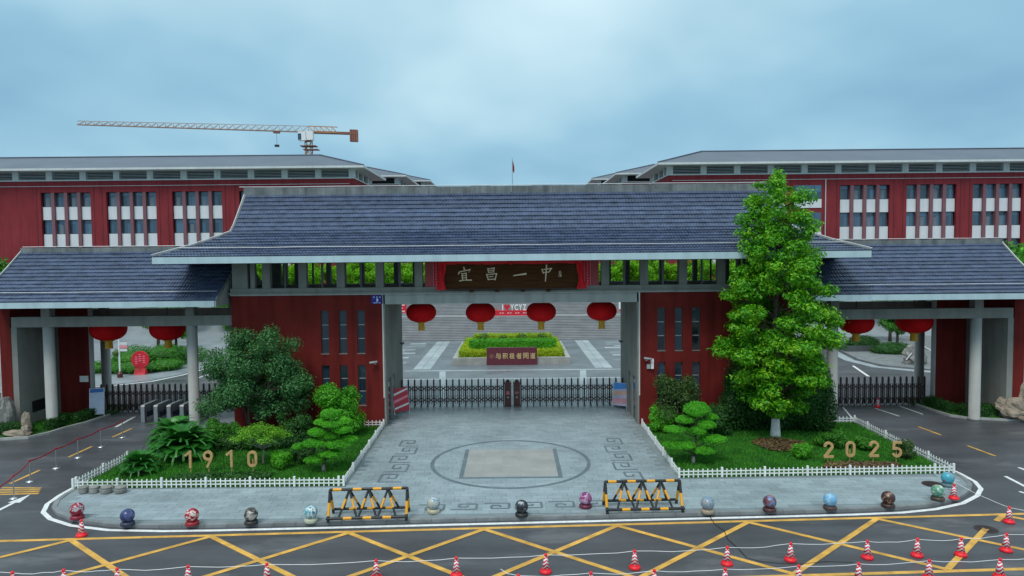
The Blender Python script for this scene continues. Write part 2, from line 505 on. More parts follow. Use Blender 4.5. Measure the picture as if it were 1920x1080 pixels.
    def mesh(s, name, mats, smooth=False):
        me = bpy.data.meshes.new(name)
        me.from_pydata(s.v, [], s.f)
        for m in (mats if isinstance(mats, (list, tuple)) else [mats]):
            me.materials.append(m)
        if any(s.m):
            me.polygons.foreach_set('material_index', s.m)
        if smooth:
            me.polygons.foreach_set('use_smooth', [True] * len(me.polygons))
        me.update()
        return me

    def build(s, name, mats, parent=None, smooth=False, loc=None):
        return obj(name, s.mesh(name, mats, smooth), parent, loc)


def obj(name, me, parent=None, loc=None, rot=None, scale=None):
    o = bpy.data.objects.new(name, me)
    COL.objects.link(o)
    if parent is not None:
        o.parent = parent
    if loc is not None:
        o.location = loc
    if rot is not None:
        o.rotation_euler = rot
    if scale is not None:
        o.scale = scale
    return o


def tag(o, label, cat, group=None, kind=None):
    o['label'] = label
    o['category'] = cat
    if group:
        o['group'] = group
    if kind:
        o['kind'] = kind
    return o


def thing(name, label, cat, loc=(0, 0, 0), rz=0.0, group=None):
    o = bpy.data.objects.new(name, None)
    o.empty_display_size = 0.3
    COL.objects.link(o)
    o.location = loc
    o.rotation_euler = (0, 0, rz)
    return tag(o, label, cat, group)


def struct(o):
    o['kind'] = 'structure'
    return o


def stuff(o):
    o['kind'] = 'stuff'
    return o


def copy_tree(o, parent=None):
    c = o.copy()
    COL.objects.link(c)
    c.parent = parent
    for ch in list(o.children):
        copy_tree(ch, c)
    return c


def holes_wall(mb, x0, x1, z0, z1, y0, y1, holes, mi=0):
    """solid wall in the XZ plane with rectangular openings, built of butted blocks"""
    xs = sorted({x0, x1, *[h[0] for h in holes], *[h[1] for h in holes]})
    zs = sorted({z0, z1, *[h[2] for h in holes], *[h[3] for h in holes]})

    def is_hole(a, b, c, d):
        return any(h[0] <= a + 1e-6 and h[1] >= b - 1e-6 and h[2] <= c + 1e-6 and h[3] >= d - 1e-6 for h in holes)
    V, idx = [], {}

    def vid(x, y, z):
        k = (round(x, 4), round(y, 4), round(z, 4))
        if k not in idx:
            idx[k] = len(V); V.append(k)
        return idx[k]
    Fc = []
    nx, nz = len(xs) - 1, len(zs) - 1
    sol = [[not is_hole(xs[i], xs[i + 1], zs[j], zs[j + 1]) for j in range(nz)] for i in range(nx)]
    for i in range(nx):
        for j in range(nz):
            if not sol[i][j]:
                continue
            a, b, c, d = xs[i], xs[i + 1], zs[j], zs[j + 1]
            Fc.append((vid(a, y0, c), vid(b, y0, c), vid(b, y0, d), vid(a, y0, d)))
            Fc.append((vid(b, y1, c), vid(a, y1, c), vid(a, y1, d), vid(b, y1, d)))
            if i == 0 or not sol[i - 1][j]:
                Fc.append((vid(a, y1, c), vid(a, y0, c), vid(a, y0, d), vid(a, y1, d)))
            if i == nx - 1 or not sol[i + 1][j]:
                Fc.append((vid(b, y0, c), vid(b, y1, c), vid(b, y1, d), vid(b, y0, d)))
            if j == 0 or not sol[i][j - 1]:
                Fc.append((vid(a, y1, c), vid(b, y1, c), vid(b, y0, c), vid(a, y0, c)))
            if j == nz - 1 or not sol[i][j + 1]:
                Fc.append((vid(a, y0, d), vid(b, y0, d), vid(b, y1, d), vid(a, y1, d)))
    mb.add(V, Fc, mi)


def text_mesh(body, mname, m, w=None, h=None, extrude=0.01, offset=0.0):
    """lettering as mesh, centred, standing in the XZ plane facing -Y, scaled to w x h"""
    cu = bpy.data.curves.new('txt', 'FONT')
    cu.body = body
    cu.size = 1.0
    cu.offset = offset
    cu.extrude = 0.05
    cu.resolution_u = 3
    o = bpy.data.objects.new('txt', cu)
    COL.objects.link(o)
    dg = bpy.context.evaluated_depsgraph_get()
    me = bpy.data.meshes.new_from_object(o.evaluated_get(dg))
    bpy.data.objects.remove(o)
    bpy.data.curves.remove(cu)
    n = len(me.vertices)
    co = np.empty(n * 3, dtype=np.float64)
    me.vertices.foreach_get('co', co)
    co = co.reshape(-1, 3)
    mn, mxv = co.min(0), co.max(0)
    cen, size = (mn + mxv) / 2, np.maximum(mxv - mn, 1e-6)
    sx = (w / size[0]) if w else (h / size[1])
    sz = (h / size[1]) if h else sx
    out = np.empty_like(co)
    out[:, 0] = (co[:, 0] - cen[0]) * sx
    out[:, 2] = (co[:, 1] - cen[1]) * sz
    out[:, 1] = -(co[:, 2] - cen[2]) / size[2] * extrude
    me.vertices.foreach_set('co', out.reshape(-1).astype(np.float32))
    me.materials.clear()
    me.materials.append(m)
    me.name = mname
    me.update()
    return me


def brush(mb, pts, ws, depth, mi=0):
    """a brush stroke in the XZ plane facing -Y: polyline with changing width, `depth` thick"""
    n = len(pts)
    L_, R_ = [], []
    for i, p in enumerate(pts):
        a, b = pts[max(i - 1, 0)], pts[min(i + 1, n - 1)]
        d = Vector((b[0] - a[0], b[1] - a[1])).normalized()
        q = Vector((-d.y, d.x)) * (ws[i] / 2)
        e = d * (ws[i] * 0.3) * (-1 if i == 0 else (1 if i == n - 1 else 0))
        L_.append((p[0] + q.x + e.x, p[1] + q.y + e.y)); R_.append((p[0] - q.x + e.x, p[1] - q.y + e.y))
    V = []
    for y in (-depth, 0.0):
        for i in range(n):
            V += [(L_[i][0], y, L_[i][1]), (R_[i][0], y, R_[i][1])]
    o = 2 * n
    Fc = []
    for i in range(n - 1):
        a, b, c, d = 2 * i, 2 * i + 1, 2 * i + 3, 2 * i + 2
        Fc += [(a, b, c, d), (o + d, o + c, o + b, o + a), (a, d, o + d, o + a), (b, o + b, o + c, c)]
    Fc += [(0, o, o + 1, 1), (2 * n - 2, 2 * n - 1, o + 2 * n - 1, o + 2 * n - 2)]
    mb.add(V, Fc, mi)


# ------------------------------------------------------------------ foliage helpers
def leaf_mesh(name, P, Nrm, size, m, aspect=0.5, jitter=0.5, droop=0.0, fold=True):
    """one mesh of many leaves: pointed blades folded along the midrib"""
    n = len(P)
    Nrm = Nrm + RNG.normal(0, jitter, (n, 3))
    Nrm /= np.linalg.norm(Nrm, axis=1, keepdims=True) + 1e-9
    t = RNG.normal(0, 1, (n, 3))
    t[:, 2] -= droop
    t -= Nrm * (t * Nrm).sum(1, keepdims=True)
    t /= np.linalg.norm(t, axis=1, keepdims=True) + 1e-9
    b = np.cross(Nrm, t)
    s = size * RNG.uniform(0.65, 1.25, (n, 1))
    w = s * aspect * 0.5
    lift = Nrm * s * 0.10
    V = np.empty((n, 4, 3))
    V[:, 0] = P - t * s * 0.5
    V[:, 1] = P + b * w + lift
    V[:, 2] = P + t * s * 0.5
    V[:, 3] = P - b * w + lift
    me = bpy.data.meshes.new(name)
    me.vertices.add(n * 4)
    me.vertices.foreach_set('co', V.reshape(-1).astype(np.float32))
    base = np.arange(n)[:, None] * 4
    tri = np.concatenate([base + np.array([[0, 1, 2]]), base + np.array([[0, 2, 3]])], axis=1).reshape(-1)
    me.loops.add(len(tri))
    me.loops.foreach_set('vertex_index', tri.astype(np.int32))
    k = n * 2
    me.polygons.add(k)
    me.polygons.foreach_set('loop_start', (np.arange(k) * 3).astype(np.int32))
    me.polygons.foreach_set('loop_total', np.full(k, 3, dtype=np.int32))
    me.materials.append(m)
    me.update(calc_edges=True)
    return me


def blob_points(blobs, n, inner=0.35, up=0.35, rough=0.12):
    """points spread through the outer volume of ellipsoids (c, r), with outward normals"""
    B = np.array([[*c, *r] for c, r in blobs], dtype=float)
    wgt = (B[:, 3] * B[:, 4] + B[:, 4] * B[:, 5] + B[:, 3] * B[:, 5])
    ix = RNG.choice(len(B), n, p=wgt / wgt.sum())
    d = RNG.normal(0, 1, (n, 3))
    d /= np.linalg.norm(d, axis=1, keepdims=True)
    fr = 1 - inner * RNG.random((n, 1)) ** 1.6 + RNG.normal(0, rough, (n, 1)) * 0.6
    P = B[ix, :3] + d * B[ix, 3:] * fr
    Nn = d / B[ix, 3:]
    Nn /= np.linalg.norm(Nn, axis=1, keepdims=True)
    Nn[:, 2] += up
    return P, Nn


def box_points(x0, x1, y0, y1, z0, z1, n, wob=0.05):
    """points on the sides and top of a clipped hedge"""
    ax, ay, az = x1 - x0, y1 - y0, z1 - z0
    areas = np.array([ax * ay, ax * az, ax * az, ay * az, ay * az])
    k = RNG.choice(5, n, p=areas / areas.sum())
    u, v = RNG.random(n), RNG.random(n)
    P = np.empty((n, 3)); N = np.zeros((n, 3))
    for i, (f, nn) in enumerate([
        (lambda u, v: (x0 + u * ax, y0 + v * ay, np.full_like(u, z1)), (0, 0, 1)),
        (lambda u, v: (x0 + u * ax, np.full_like(u, y0), z0 + v * az), (0, -1, .3)),
        (lambda u, v: (x0 + u * ax, np.full_like(u, y1), z0 + v * az), (0, 1, .3)),
        (lambda u, v: (np.full_like(u, x0), y0 + u * ay, z0 + v * az), (-1, 0, .3)),
        (lambda u, v: (np.full_like(u, x1), y0 + u * ay, z0 + v * az), (1, 0, .3))]):
        s = k == i
        P[s] = np.stack(f(u[s], v[s]), 1)
        N[s] = nn
    P += RNG.normal(0, wob, (n, 3))
    return P, N


def poly_contains(poly, X, Y):
    ins = np.zeros(len(X), dtype=bool)
    n = len(poly)
    for i in range(n):
        x0, y0 = poly[i]; x1, y1 = poly[(i + 1) % n]
        c = ((y0 > Y) != (y1 > Y))
        with np.errstate(divide='ignore', invalid='ignore'):
            xi = (x1 - x0) * (Y - y0) / ((y1 - y0) if y1 != y0 else 1e-9) + x0
        ins ^= c & (X < xi)
    return ins

# ================================================================== THE SETTING: ground, road, island
struct(MB().sheet([(-1500, -60), (1500, -60), (1500, 2500), (-1500, 2500)], -0.03).build('ground', M['earth']))
struct(MB().sheet([(-90, -50), (90, -50), (90, 75), (-90, 75)], 0.0).build('road', M['asphalt']))

OUT = [(-18.42, 37.5), (-18.42, 29.6), (-18.5, 28.3), (-18.47, 27.2), (-18.3, 26.2), (-17.85, 25.3), (-17.1, 24.6), (-15.9, 23.95), (-14.3, 23.5),
       (-12.3, 23.36), (-10.3, 23.38), (-6, 23.54), (-1, 23.74), (4.5, 23.96), (9, 24.13), (12.3, 24.27), (14.2, 24.42), (15.6, 24.72), (17.0, 25.3), (18.1, 26.1),
       (18.8, 26.9), (19.15, 27.8), (19.22, 28.8), (19.15, 30.0), (19.1, 37.5)]


def inset(path, d):
    res = []
    n = len(path)
    for i, p in enumerate(path):
        a, b = path[max(i - 1, 0)], path[min(i + 1, n - 1)]
        t = Vector((b[0] - a[0], b[1] - a[1])).normalized()
        res.append((p[0] - t.y * d, p[1] + t.x * d))
    return res


struct(MB().ribbon(inset(OUT, 0.09)[2:24], 0.17, 0.008).build('lane_edge_line', M['road_white']))
K0, K1 = inset(OUT, 0.34), inset(OUT, 0.52)
pave = struct(MB().prism(K1 + [(19.0, 44.0), (-18.0, 44.0)], -0.02, 0.095).build('pavement', M['paver_base']))
# kerb stones along the rounded edge, one by one


def resample(path, step):
    pts = [Vector(p) for p in path]
    out, acc = [pts[0]], 0.0
    for a, b in zip(pts, pts[1:]):
        L_ = (b - a).length
        while acc + L_ >= step:
            a = a + (b - a).normalized() * (step - acc)
            L_ = (b - a).length
            acc = 0.0
            out.append(a.copy())
        acc += L_
    return out


R0 = resample(K0, 0.8)
for i in range(len(R0) - 1):
    a, b = R0[i], R0[i + 1]
    t = (b - a).normalized()
    q = Vector((-t.y, t.x)) * 0.17
    a2, b2 = a + t * 0.005, b - t * 0.005
    MB().prism([tuple(a2), tuple(b2), tuple(b2 + q), tuple(a2 + q)], -0.02, 0.118 + random.uniform(-.003, .003)).build('kerb_stone', M['kerb'], pave)

BED_L = [(-18.05, 27.66), (-7.0, 27.67), (-7.18, 37.44), (-18.05, 37.44)]
BED_R = [(6.95, 28.3), (18.66, 28.56), (18.84, 37.4), (7.05, 37.4)]
PW, PH = 0.6, 0.3
paver_me = MB().box(-PW / 2 + .005, PW / 2 - .005, -PH / 2 + .005, PH / 2 - .005, 0, 0.05).mesh('paver', M['paver'])
cells = []
for j in range(int((43.9 - 23.3) / PH)):
    y = 23.45 + j * PH
    off = (j % 2) * PW / 2 + (0.1 if j % 3 == 0 else 0)
    for i in range(-31, 33):
        cells.append((i * PW + off, y))
cx = np.array(cells)
K2 = inset(OUT, 0.60) + [(19.0, 44.0), (-18.0, 44.0)]
okc = np.ones(len(cx), dtype=bool)
for dx, dy in ((-.3, -.15), (.3, -.15), (.3, .15), (-.3, .15)):
    X, Y = cx[:, 0] + dx, cx[:, 1] + dy
    okc &= poly_contains(K2, X, Y)
    okc &= ~poly_contains([(-19, 27.6), (-6.95, 27.6), (-7.1, 37.5), (-7.1, 45), (-19, 45)], X, Y)
    okc &= ~poly_contains([(6.85, 28.2), (20, 28.45), (20, 45), (6.95, 45)], X, Y)
cx = cx[okc]
cx = cx[np.argsort(cx[:, 1])]
for x, y in cx[:300]:
    obj('paver', paver_me, pave, (x, y, 0.07 + random.uniform(-.0015, .0015)))
mbp = MB()
for x, y in cx[300:]:
    z = 0.12 + random.uniform(-.0015, .0015)
    mbp.box(x - PW / 2 + .005, x + PW / 2 - .005, y - PH / 2 + .005, y + PH / 2 - .005, 0.07, z)
stuff(mbp.build('paver_field', M['paver'], pave))
# inlaid figures of the apron: ring, square, meander borders (thin stone inlay)
ring = [(-0.14 + 3.55 * math.cos(2 * PI * k / 96), 30.75 + 3.55 * math.sin(2 * PI * k / 96)) for k in range(97)]
MB().ribbon(ring, 0.17, 0.127).build('inlay_ring', M['paver_dark'], pave)
for i in range(5):
    for j in range(7):
        x0, y0 = -2.13 + i * 0.804, 28.68 + j * 0.58
        MB().box(x0 + .004, x0 + .80, y0 + .004, y0 + .576, 0.10, 0.128).build('tan_slab', M['paver_tan'], pave)
for s in ((-2.33, 28.6, -2.15, 32.8), (1.90, 28.6, 2.08, 32.8), (-2.33, 28.44, 2.08, 28.6)):
    MB().box(s[0], s[2], s[1], s[3], 0.10, 0.1265).build('inlay_border', M['paver_dark'], pave)


def meander(cx_, cy_, sx, sy, z=0.1268):
    mb = MB()
    P = [(-.5, -.5), (.5, -.5), (.5, .5), (-.2, .5), (-.2, -.05), (.15, -.05), (.15, .2)]
    for k, (a, b) in enumerate(zip(P, P[1:])):
        mb.ribbon([(cx_ + a[0] * sx, cy_ + a[1] * sy), (cx_ + b[0] * sx, cy_ + b[1] * sy)], 0.09, z + k * .0006)
    return mb.build('inlay_meander', M['paver_dark'], pave)


for k in range(5):
    meander(-5.2, 28.6 + k * 1.35, 0.95 * (1 if k % 2 else -1), 1.0)
    meander(4.95, 28.6 + k * 1.35, 0.95 * (-1 if k % 2 else 1), 1.0)
for k in range(6):
    meander(-3.1 + k * 1.22, 25.15 + .044 * k * 1.2, 0.95, 0.55 * (1 if k % 2 else -1))


def ytop(x):
    return 23.50 + 0.0432 * (x)


# painted box junction on the road
PX = [-15.04 + 4.665 * k for k in range(-1, 9)]
mb = MB()
mb.ribbon([(-40, ytop(-40)), (40, ytop(40))], 0.17, 0.004)
mb.ribbon([(-40, ytop(-40) - 4.15), (40, ytop(40) - 4.15)], 0.17, 0.004)
struct(mb.build('yellow_border_line', M['road_yellow']))
mb, mb2 = MB(), MB()
for a, b in zip(PX, PX[1:]):
    mb.ribbon([(a, ytop(a) - .1), (b, ytop(b) - 4.05)], 0.19, 0.009)
    if b > 16.9:
        mb2.ribbon([(b, ytop(b) - .1), (b - .62, ytop(b) - .62)], 0.19, 0.014)
        mb2.ribbon([(b - 1.45, ytop(b) - 1.28), (a, ytop(a) - 4.05)], 0.19, 0.014)
    else:
        mb2.ribbon([(b, ytop(b) - .1), (a, ytop(a) - 4.05)], 0.19, 0.014)
struct(mb.build('yellow_diagonal_line', M['road_yellow']))
struct(mb2.build('yellow_diagonal_line', M['road_yellow']))
mb = MB()
for y in (28.7, 32.57, 36.2):
    mb.ribbon([(-21.5, y), (-21.5, y + 1.85)], 0.13, 0.005)
for x, y in ((22.07, 36.8), (22.25, 33.05)):
    mb.ribbon([(x, y), (x + .14, y - 1.75)], 0.13, 0.005)
struct(mb.build('lane_dashes', M['road_yellow']))
mb = MB()
for k in range(4):
    mb.ribbon([(-21.45 + .1 * k, 28.2 - k * .28), (-19.75 + .12 * k, 28.1 - k * .22)], 0.13, 0.005)
struct(mb.build('yellow_hatching', M['road_yellow']))
mb = MB()
mb.ribbon([(-19.65, 24.2), (-19.66, 26.5)], 0.15, 0.005)
mb.sheet([(-19.9, 26.4), (-19.42, 26.4), (-19.66, 27.35)], 0.006)
mb.ribbon([(20.78, 28.45), (20.6, 26.6)], 0.15, 0.005)
mb.ribbon([(22.2, 29.6), (22.3, 28.2)], 0.15, 0.005)
mb.ribbon([(20.0, 26.6), (20.6, 24.8)], 0.12, 0.005)
mb.ribbon([(19.3, 38.2), (20.3, 41.6)], 0.10, 0.005)
mb.ribbon([(22.1, 41.3), (22.4, 39.2)], 0.10, 0.005)
mb.ribbon([(23.9, 41.9), (24.0, 39.6)], 0.10, 0.005)
mb.ribbon([(-22.6, 38.4), (-22.9, 40.9)], 0.16, 0.005)
struct(mb.build('white_lane_marking', M['road_white']))
mb = MB()
mb.ribbon([(7.08, 24.3), (7.05, 23.6), (7.2, 23.0), (7.1, 22.3), (7.22, 21.5), (7.25, 20.9), (7.6, 20.65), (8.1, 20.5), (8.8, 20.45), (9.6, 20.6), (10.4, 20.52)], 0.028, 0.018)
struct(mb.build('tar_seam', M['black']))
for (x, y, r, z, lb) in ((16.94, 27.16, 0.42, 0.13, 'dark iron manhole cover on the pale pavement beside painted balls'),
                         (16.15, 22.95, 0.36, 0.005, 'dark iron manhole cover in the asphalt road cutting the yellow line')):
    t = thing('manhole_cover', lb, 'manhole', (x, y, z))
    MB().lathe([(r, 0), (r, .006), (r * .88, .008), (r * .86, .004)], 32).build('rim', M['gate_metal'], t)
    for k in range(5):
        MB().box(-r * .6, r * .6, -r * .6 + k * r * .28, -r * .6 + k * r * .28 + r * .12, .004, .010).build('rib', M['black'], t)

# kerbed lawn corners by the outer piers
LAWN_A = [(-31, 35.2), (-27.2, 35.75), (-25.9, 36.1), (-25.45, 37.0), (-25.3, 38.0), (-24.85, 39.3), (-24.6, 41.2), (-24.6, 44), (-31, 44)]
LAWN_B = [(24.95, 44), (24.95, 41.9), (25.1, 40.2), (25.25, 39.0), (25.9, 38.35), (27.4, 37.95), (28.5, 37.65), (31, 37.2), (31, 44)]
for LW in (LAWN_A, LAWN_B):
    rim = LW[:-1] if LW is LAWN_A else LW[1:-1]
    lo = struct(MB().prism(LW, -0.02, 0.09).build('lawn_corner', M['lawn']))
    mbk = MB()
    kp = LW[0:7] if LW is LAWN_A else LW[1:8]
    for a, b in zip(kp, kp[1:]):
        mbk.bar((a[0], a[1], 0.05), (b[0], b[1], 0.05), 0.14, 0.15)
    mbk.build('kerb', M['concrete_lt'], lo)

# lawns in the two flower beds
for nm, bed in (('lawn', BED_L), ('lawn', BED_R)):
    c = np.mean(bed, axis=0)
    ins = [tuple(c + (np.array(p) - c) * 0.985) for p in bed]
    struct(MB().prism(ins, -0.02, 0.13).build(nm, M['lawn']))


def grass(poly, n, z, h=0.075, label='mown'):
    P = np.array(poly)
    X = RNG.uniform(P[:, 0].min(), P[:, 0].max(), n * 2)
    Y = RNG.uniform(P[:, 1].min(), P[:, 1].max(), n * 2)
    s = poly_contains(poly, X, Y)
    X, Y = X[s][:n], Y[s][:n]
    k = len(X)
    a = RNG.uniform(0, 2 * PI, k)
    hh = h * RNG.uniform(0.6, 1.3, k)
    w = 0.022
    V = np.empty((k, 3, 3))
    V[:, 0] = np.stack([X + np.cos(a) * w, Y + np.sin(a) * w, np.full(k, z)], 1)
    V[:, 1] = np.stack([X - np.cos(a) * w, Y - np.sin(a) * w, np.full(k, z)], 1)
    V[:, 2] = np.stack([X + RNG.normal(0, .025, k), Y + RNG.normal(0, .025, k), z + hh], 1)
    me = bpy.data.meshes.new('grass')
    me.vertices.add(k * 3); me.vertices.foreach_set('co', V.reshape(-1).astype(np.float32))
    me.loops.add(k * 3); me.loops.foreach_set('vertex_index', np.arange(k * 3, dtype=np.int32))
    me.polygons.add(k); me.polygons.foreach_set('loop_start', (np.arange(k) * 3).astype(np.int32))
    me.polygons.foreach_set('loop_total', np.full(k, 3, dtype=np.int32))
    me.materials.append(M['grass']); me.update(calc_edges=True)
    return stuff(tag(obj('grass', me), label, 'grass'))


grass(BED_L, 60000, 0.125, label='short bright green lawn grass in the bed with the number 1910')
grass(BED_R, 60000, 0.125, label='short bright green lawn grass in the bed with the number 2025')
grass([(-30, 36.6), (-26.3, 36.8), (-25.6, 38.2), (-25, 41.5), (-27.9, 41.5), (-28, 38), (-30, 38)], 9000, 0.085, .1, 'shaded grass around the outer column beside the glass-fronted notice board')
grass([(25.2, 41.5), (25.5, 39.2), (27.6, 38.2), (30, 37.8), (30, 41.5)], 9000, 0.085, .1, 'shaded grass round the outer column beside the pile of beige rocks')

# ================================================================== ROOF BUILDER
TP = 0.17      # width of one tile barrel


def tile_field(prof, xl, xr, rows, lift=0.045, amp=0.038, spp=5):
    """courses of barrel tiles on a curved slope.
    prof(t)->(y,z); xl(t), xr(t) side limits. every course overlaps the one below."""
    mb = MB()
    for r in range(rows):
        t0, t1 = r / rows, (r + 1) / rows
        a0, a1 = prof(t0), prof(t1)
        dy, dz = a1[0] - a0[0], a1[1] - a0[1]
        L_ = math.hypot(dy, dz)
        ny, nz = -dz / L_, dy / L_
        wl_, wr_ = min(xl(t0), xl(t1)), max(xr(t0), xr(t1))
        nx = int((wr_ - wl_) / TP * spp) + 1
        V, Fc = [], []
        jl = [random.uniform(-.004, .006) for _ in range(nx // spp + 3)]
        for i in range(nx + 1):
            x = wl_ + i * TP / spp
            hgt = amp * (abs(math.sin(PI * x / TP)) ** 0.8) + jl[i // spp]
            for (yy, zz), lf, t in ((a0, lift + hgt, t0), (a1, hgt * .9, t1), (a0, -0.01, t0)):
                xx = min(max(x, xl(t)), xr(t))
                V.append((xx, yy + ny * lf, zz + nz * lf))
        for i in range(nx):
            a, b = 3 * i, 3 * (i + 1)
            Fc += [(a, b, b + 1, a + 1), (a + 2, b + 2, b, a)]
        mb.add(V, Fc)
    return mb


def smooth_prof(pts):
    pts = [np.array(p, dtype=float) for p in pts]
    seg = [np.linalg.norm(b - a) for a, b in zip(pts, pts[1:])]
    tot = sum(seg)

    def f(t):
        d = t * tot
        for a, b, s in zip(pts, pts[1:], seg):
            if d <= s + 1e-9:
                q = a + (b - a) * (d / s)
                return float(q[0]), float(q[1])
            d -= s
        return float(pts[-1][0]), float(pts[-1][1])
    return f, seg, tot


# ================================================================== GATEHOUSE
GY, GB = 37.6, 43.2           # front and back face of the towers
gate = thing('gatehouse', 'wide gatehouse with dark blue tiled roof between two red towers', 'gatehouse', (0, GY, 0))
gate_inv = Matrix.Translation((0, -GY, 0))


def gp(mb, name, m, smooth=False, parent=gate):
    o = mb.build(name, m, parent, smooth)
    if parent is gate:
        o.location = (0, -GY, 0)
    return o


for s in (-1, 1):
    xa, xb = (-15.5, -7.15) if s < 0 else (7.02, 15.5)
    wx = [-10.37, -9.37, -8.37] if s < 0 else [8.24, 9.20, 10.16]
    holes = []
    for x in wx:
        holes += [(x - .215, x + .215, 4.2, 6.58), (x - .215, x + .215, 1.3, 3.54)]
    mb = MB()
    holes_wall(mb, xa, xb, 0, 7.44, GY, GY + 0.32, holes)
    mb.box(xa, xa + .3, GY + .32, GB, 0, 7.44) if s < 0 else mb.box(xb - .3, xb, GY + .32, GB, 0, 7.44)
    mb.box(xa, xb, GB, GB + .3, 0, 7.44)
    gp(mb, 'tower_wall', M['red_wall'])
    xi = xb if s < 0 else xa
    # pale lining of the passage, with door openings
    d = -1 if s < 0 else 1
    mb = MB()
    lin = [(GY + .02, GY + .75, 0, 6.9), (GY + .75, GY + 1.75, 2.6, 6.9), (GY + 1.75, GY + 2.3, 0, 6.9), (GY + 2.3, GY + 3.0, 2.6, 6.9), (GY + 3.0, GB + .3, 0, 6.9)]
    for y0, y1, z0, z1 in lin:
        mb.box(min(xi, xi - d * .12) if 0 else (xi if s < 0 else xi - .0), (xi + .0) if 0 else (xi + .10 if s < 0 else xi - .10), y0, y1, z0, z1)
    gp(mb, 'passage_wall', M['concrete'])
    for (y0, y1) in ((GY + .75, GY + 1.75), (GY + 2.3, GY + 3.0)):
        x = xi + (.02 if s < 0 else -.02)
        dm = MB().box(min(x, x + d * .04), max(x, x + d * .04), y0 + .03, y1 - .03, 0.12, 2.57)
        do = gp(dm, 'door', M['frame'])
        MB().box(min(x, x - d * .03), max(x, x - d * .03), y0 + .12, y1 - .12, .5, 2.4).build('pane', M['glass'], do)
    # corner trim
    xe = xi
    gp(MB().box(xe - .035, xe + .035, GY - .03, GY + .03, 1.7, 7.44), 'corner_trim', M['edge_trim'])
    for x in wx:
        for z0, z1 in ((4.2, 6.58), (1.3, 3.54)):
            wmb = MB()
            wmb.box(x - .215, x + .215, GY + .14, GY + .2, z0, z0 + .04)
            wmb.box(x - .215, x + .215, GY + .14, GY + .2, z1 - .04, z1)
            for e in (-.215, .18):
                wmb.box(x + e, x + e + .035, GY + .14, GY + .2, z0 + .04, z1 - .04)
            zz = [z0 + .04 + (z1 - z0 - .08) * k / 3 for k in range(4)]
            w = gp(wmb, 'window', M['frame'])
            for k in range(3):
                MB().box(x - .18, x + .18, GY + .16, GY + .175, zz[k] + (.02 if k else 0), zz[k + 1] - (.02 if k < 2 else 0)).build('pane', M['glass'], w)
                if k:
                    MB().box(x - .18, x + .18, GY + .135, GY + .195, zz[k] - .02, zz[k] + .02).build('transom', M['frame_lt'], w)
            MB().box(x - .23, x + .23, GY - .03, GY + .13, z0 - .045, z0 - .003).build('sill', M['concrete'], w)
            MB().box(x - .25, x + .25, GY + .24, GY + .27, z0, z1).build('blind', M['concrete'], w)

# lintel / passage ceiling, cornice bands, clerestory floor
gp(MB().box(-7.03, 6.90, GY + .03, GY + .75, 6.9, 7.435), 'lintel', M['concrete_lt'])
gp(MB().box(-7.03, 6.90, GY + .75, GB + .3, 7.1, 7.435), 'passage_ceiling', M['concrete'])
gp(MB().box(-15.52, 15.52, GY - .10, GB + .4, 7.44, 7.52), 'cornice', M['concrete_lt'])
gp(MB().box(-15.58, 15.58, GY - .16, GB + .46, 7.522, 7.60), 'cornice', M['concrete'])
gp(MB().box(-15.52, 15.52, GY - .06, GB + .36, 7.602, 7.84), 'parapet', M['concrete'])
gp(MB().box(-15.3, 15.3, GY + .3, GB - .3, 9.32, 9.40), 'clerestory_ceiling', M['concrete'])
for yy in (GY + .02, GB - .25):
    for px in (-15.0, -14.3, -13.55, -11.55, -9.45, -7.3, -5.15, 5.15, 7.3, 9.45, 11.55, 13.55, 14.3, 15.0):
        wd = .42 if abs(px) in (15.0,) else ((.22 if yy < 40 else .13) if abs(px) != 14.3 else .12)
        gp(MB().box(px - wd, px + wd, yy, yy + .34, 7.842, 9.32), 'post', M['concrete'])
    for px in (-12.55, -10.5, -8.35, -6.2, 6.2, 8.35, 10.5, 12.55):
        gp(MB().box(px - .05, px + .05, yy + .1, yy + .22, 7.842, 9.32), 'mullion', M['frame'])
    gp(MB().box(-15.2, 15.2, yy + .09, yy + .23, 9.2, 9.318), 'head_rail', M['frame'])
# red couplet pillars beside the plaque
for s in (-1, 1):
    x = s * 4.28
    p = gp(MB().box(x - .5, x + .5, GY - .04, GY + .5, 7.845, 9.315), 'couplet_pillar', mat('pillar_red', (0.36, 0.05, 0.055), .6, .1, 2))
    bx = s * 4.16
    bn = MB().box(bx - .17, bx + .17, GY - .075, GY - .045, 7.85, 9.30).build('couplet_banner', M['red_cloth'], p)
    for e in (-.155, .155):
        MB().box(bx + e - .012, bx + e + .012, GY - .083, GY - .0755, 7.86, 9.29).build('banner_edge', M['pink'], p)
    for k in range(9):
        z = 9.2 - k * .155
        g = MB()
        g.bar((bx - .055, GY - .08, z), (bx + .055, GY - .08, z + .02), .012, .02)
        g.bar((bx - .05, GY - .08, z - .045), (bx + .05, GY - .08, z - .04), .012, .02)
        g.bar((bx + random.uniform(-.03, .03), GY - .08, z + .04), (bx + random.uniform(-.04, .04), GY - .08, z - .085), .012, .02)
        g.build('glyph', M['pink'], p)

# ---- main roof
EY, EZ, KY, KZ, RY, RZ = 35.0, 9.60, 38.0, 10.92, 40.15, 13.25
BY = 2 * 40.4
fprof, seg, tot = smooth_prof([(EY, EZ), (36.6, 10.20), (KY, KZ), (39.0, 11.98), (RY, RZ)])
kt = (seg[0] + seg[1]) / tot


def half(t):
    if t >= kt:
        return 15.55
    q = t / kt
    return 18.45 + (15.55 - 18.45) * q


roof = gp(tile_field(fprof, lambda t: -half(t), lambda t: half(t), 19), 'roof', M['tile'])
stuff(roof)
bk = gp(tile_field(lambda t: (BY - fprof(t)[0], fprof(t)[1]), lambda t: -half(t), lambda t: half(t), 19, spp=2), 'roof_back', M['tile'])
stuff(bk)
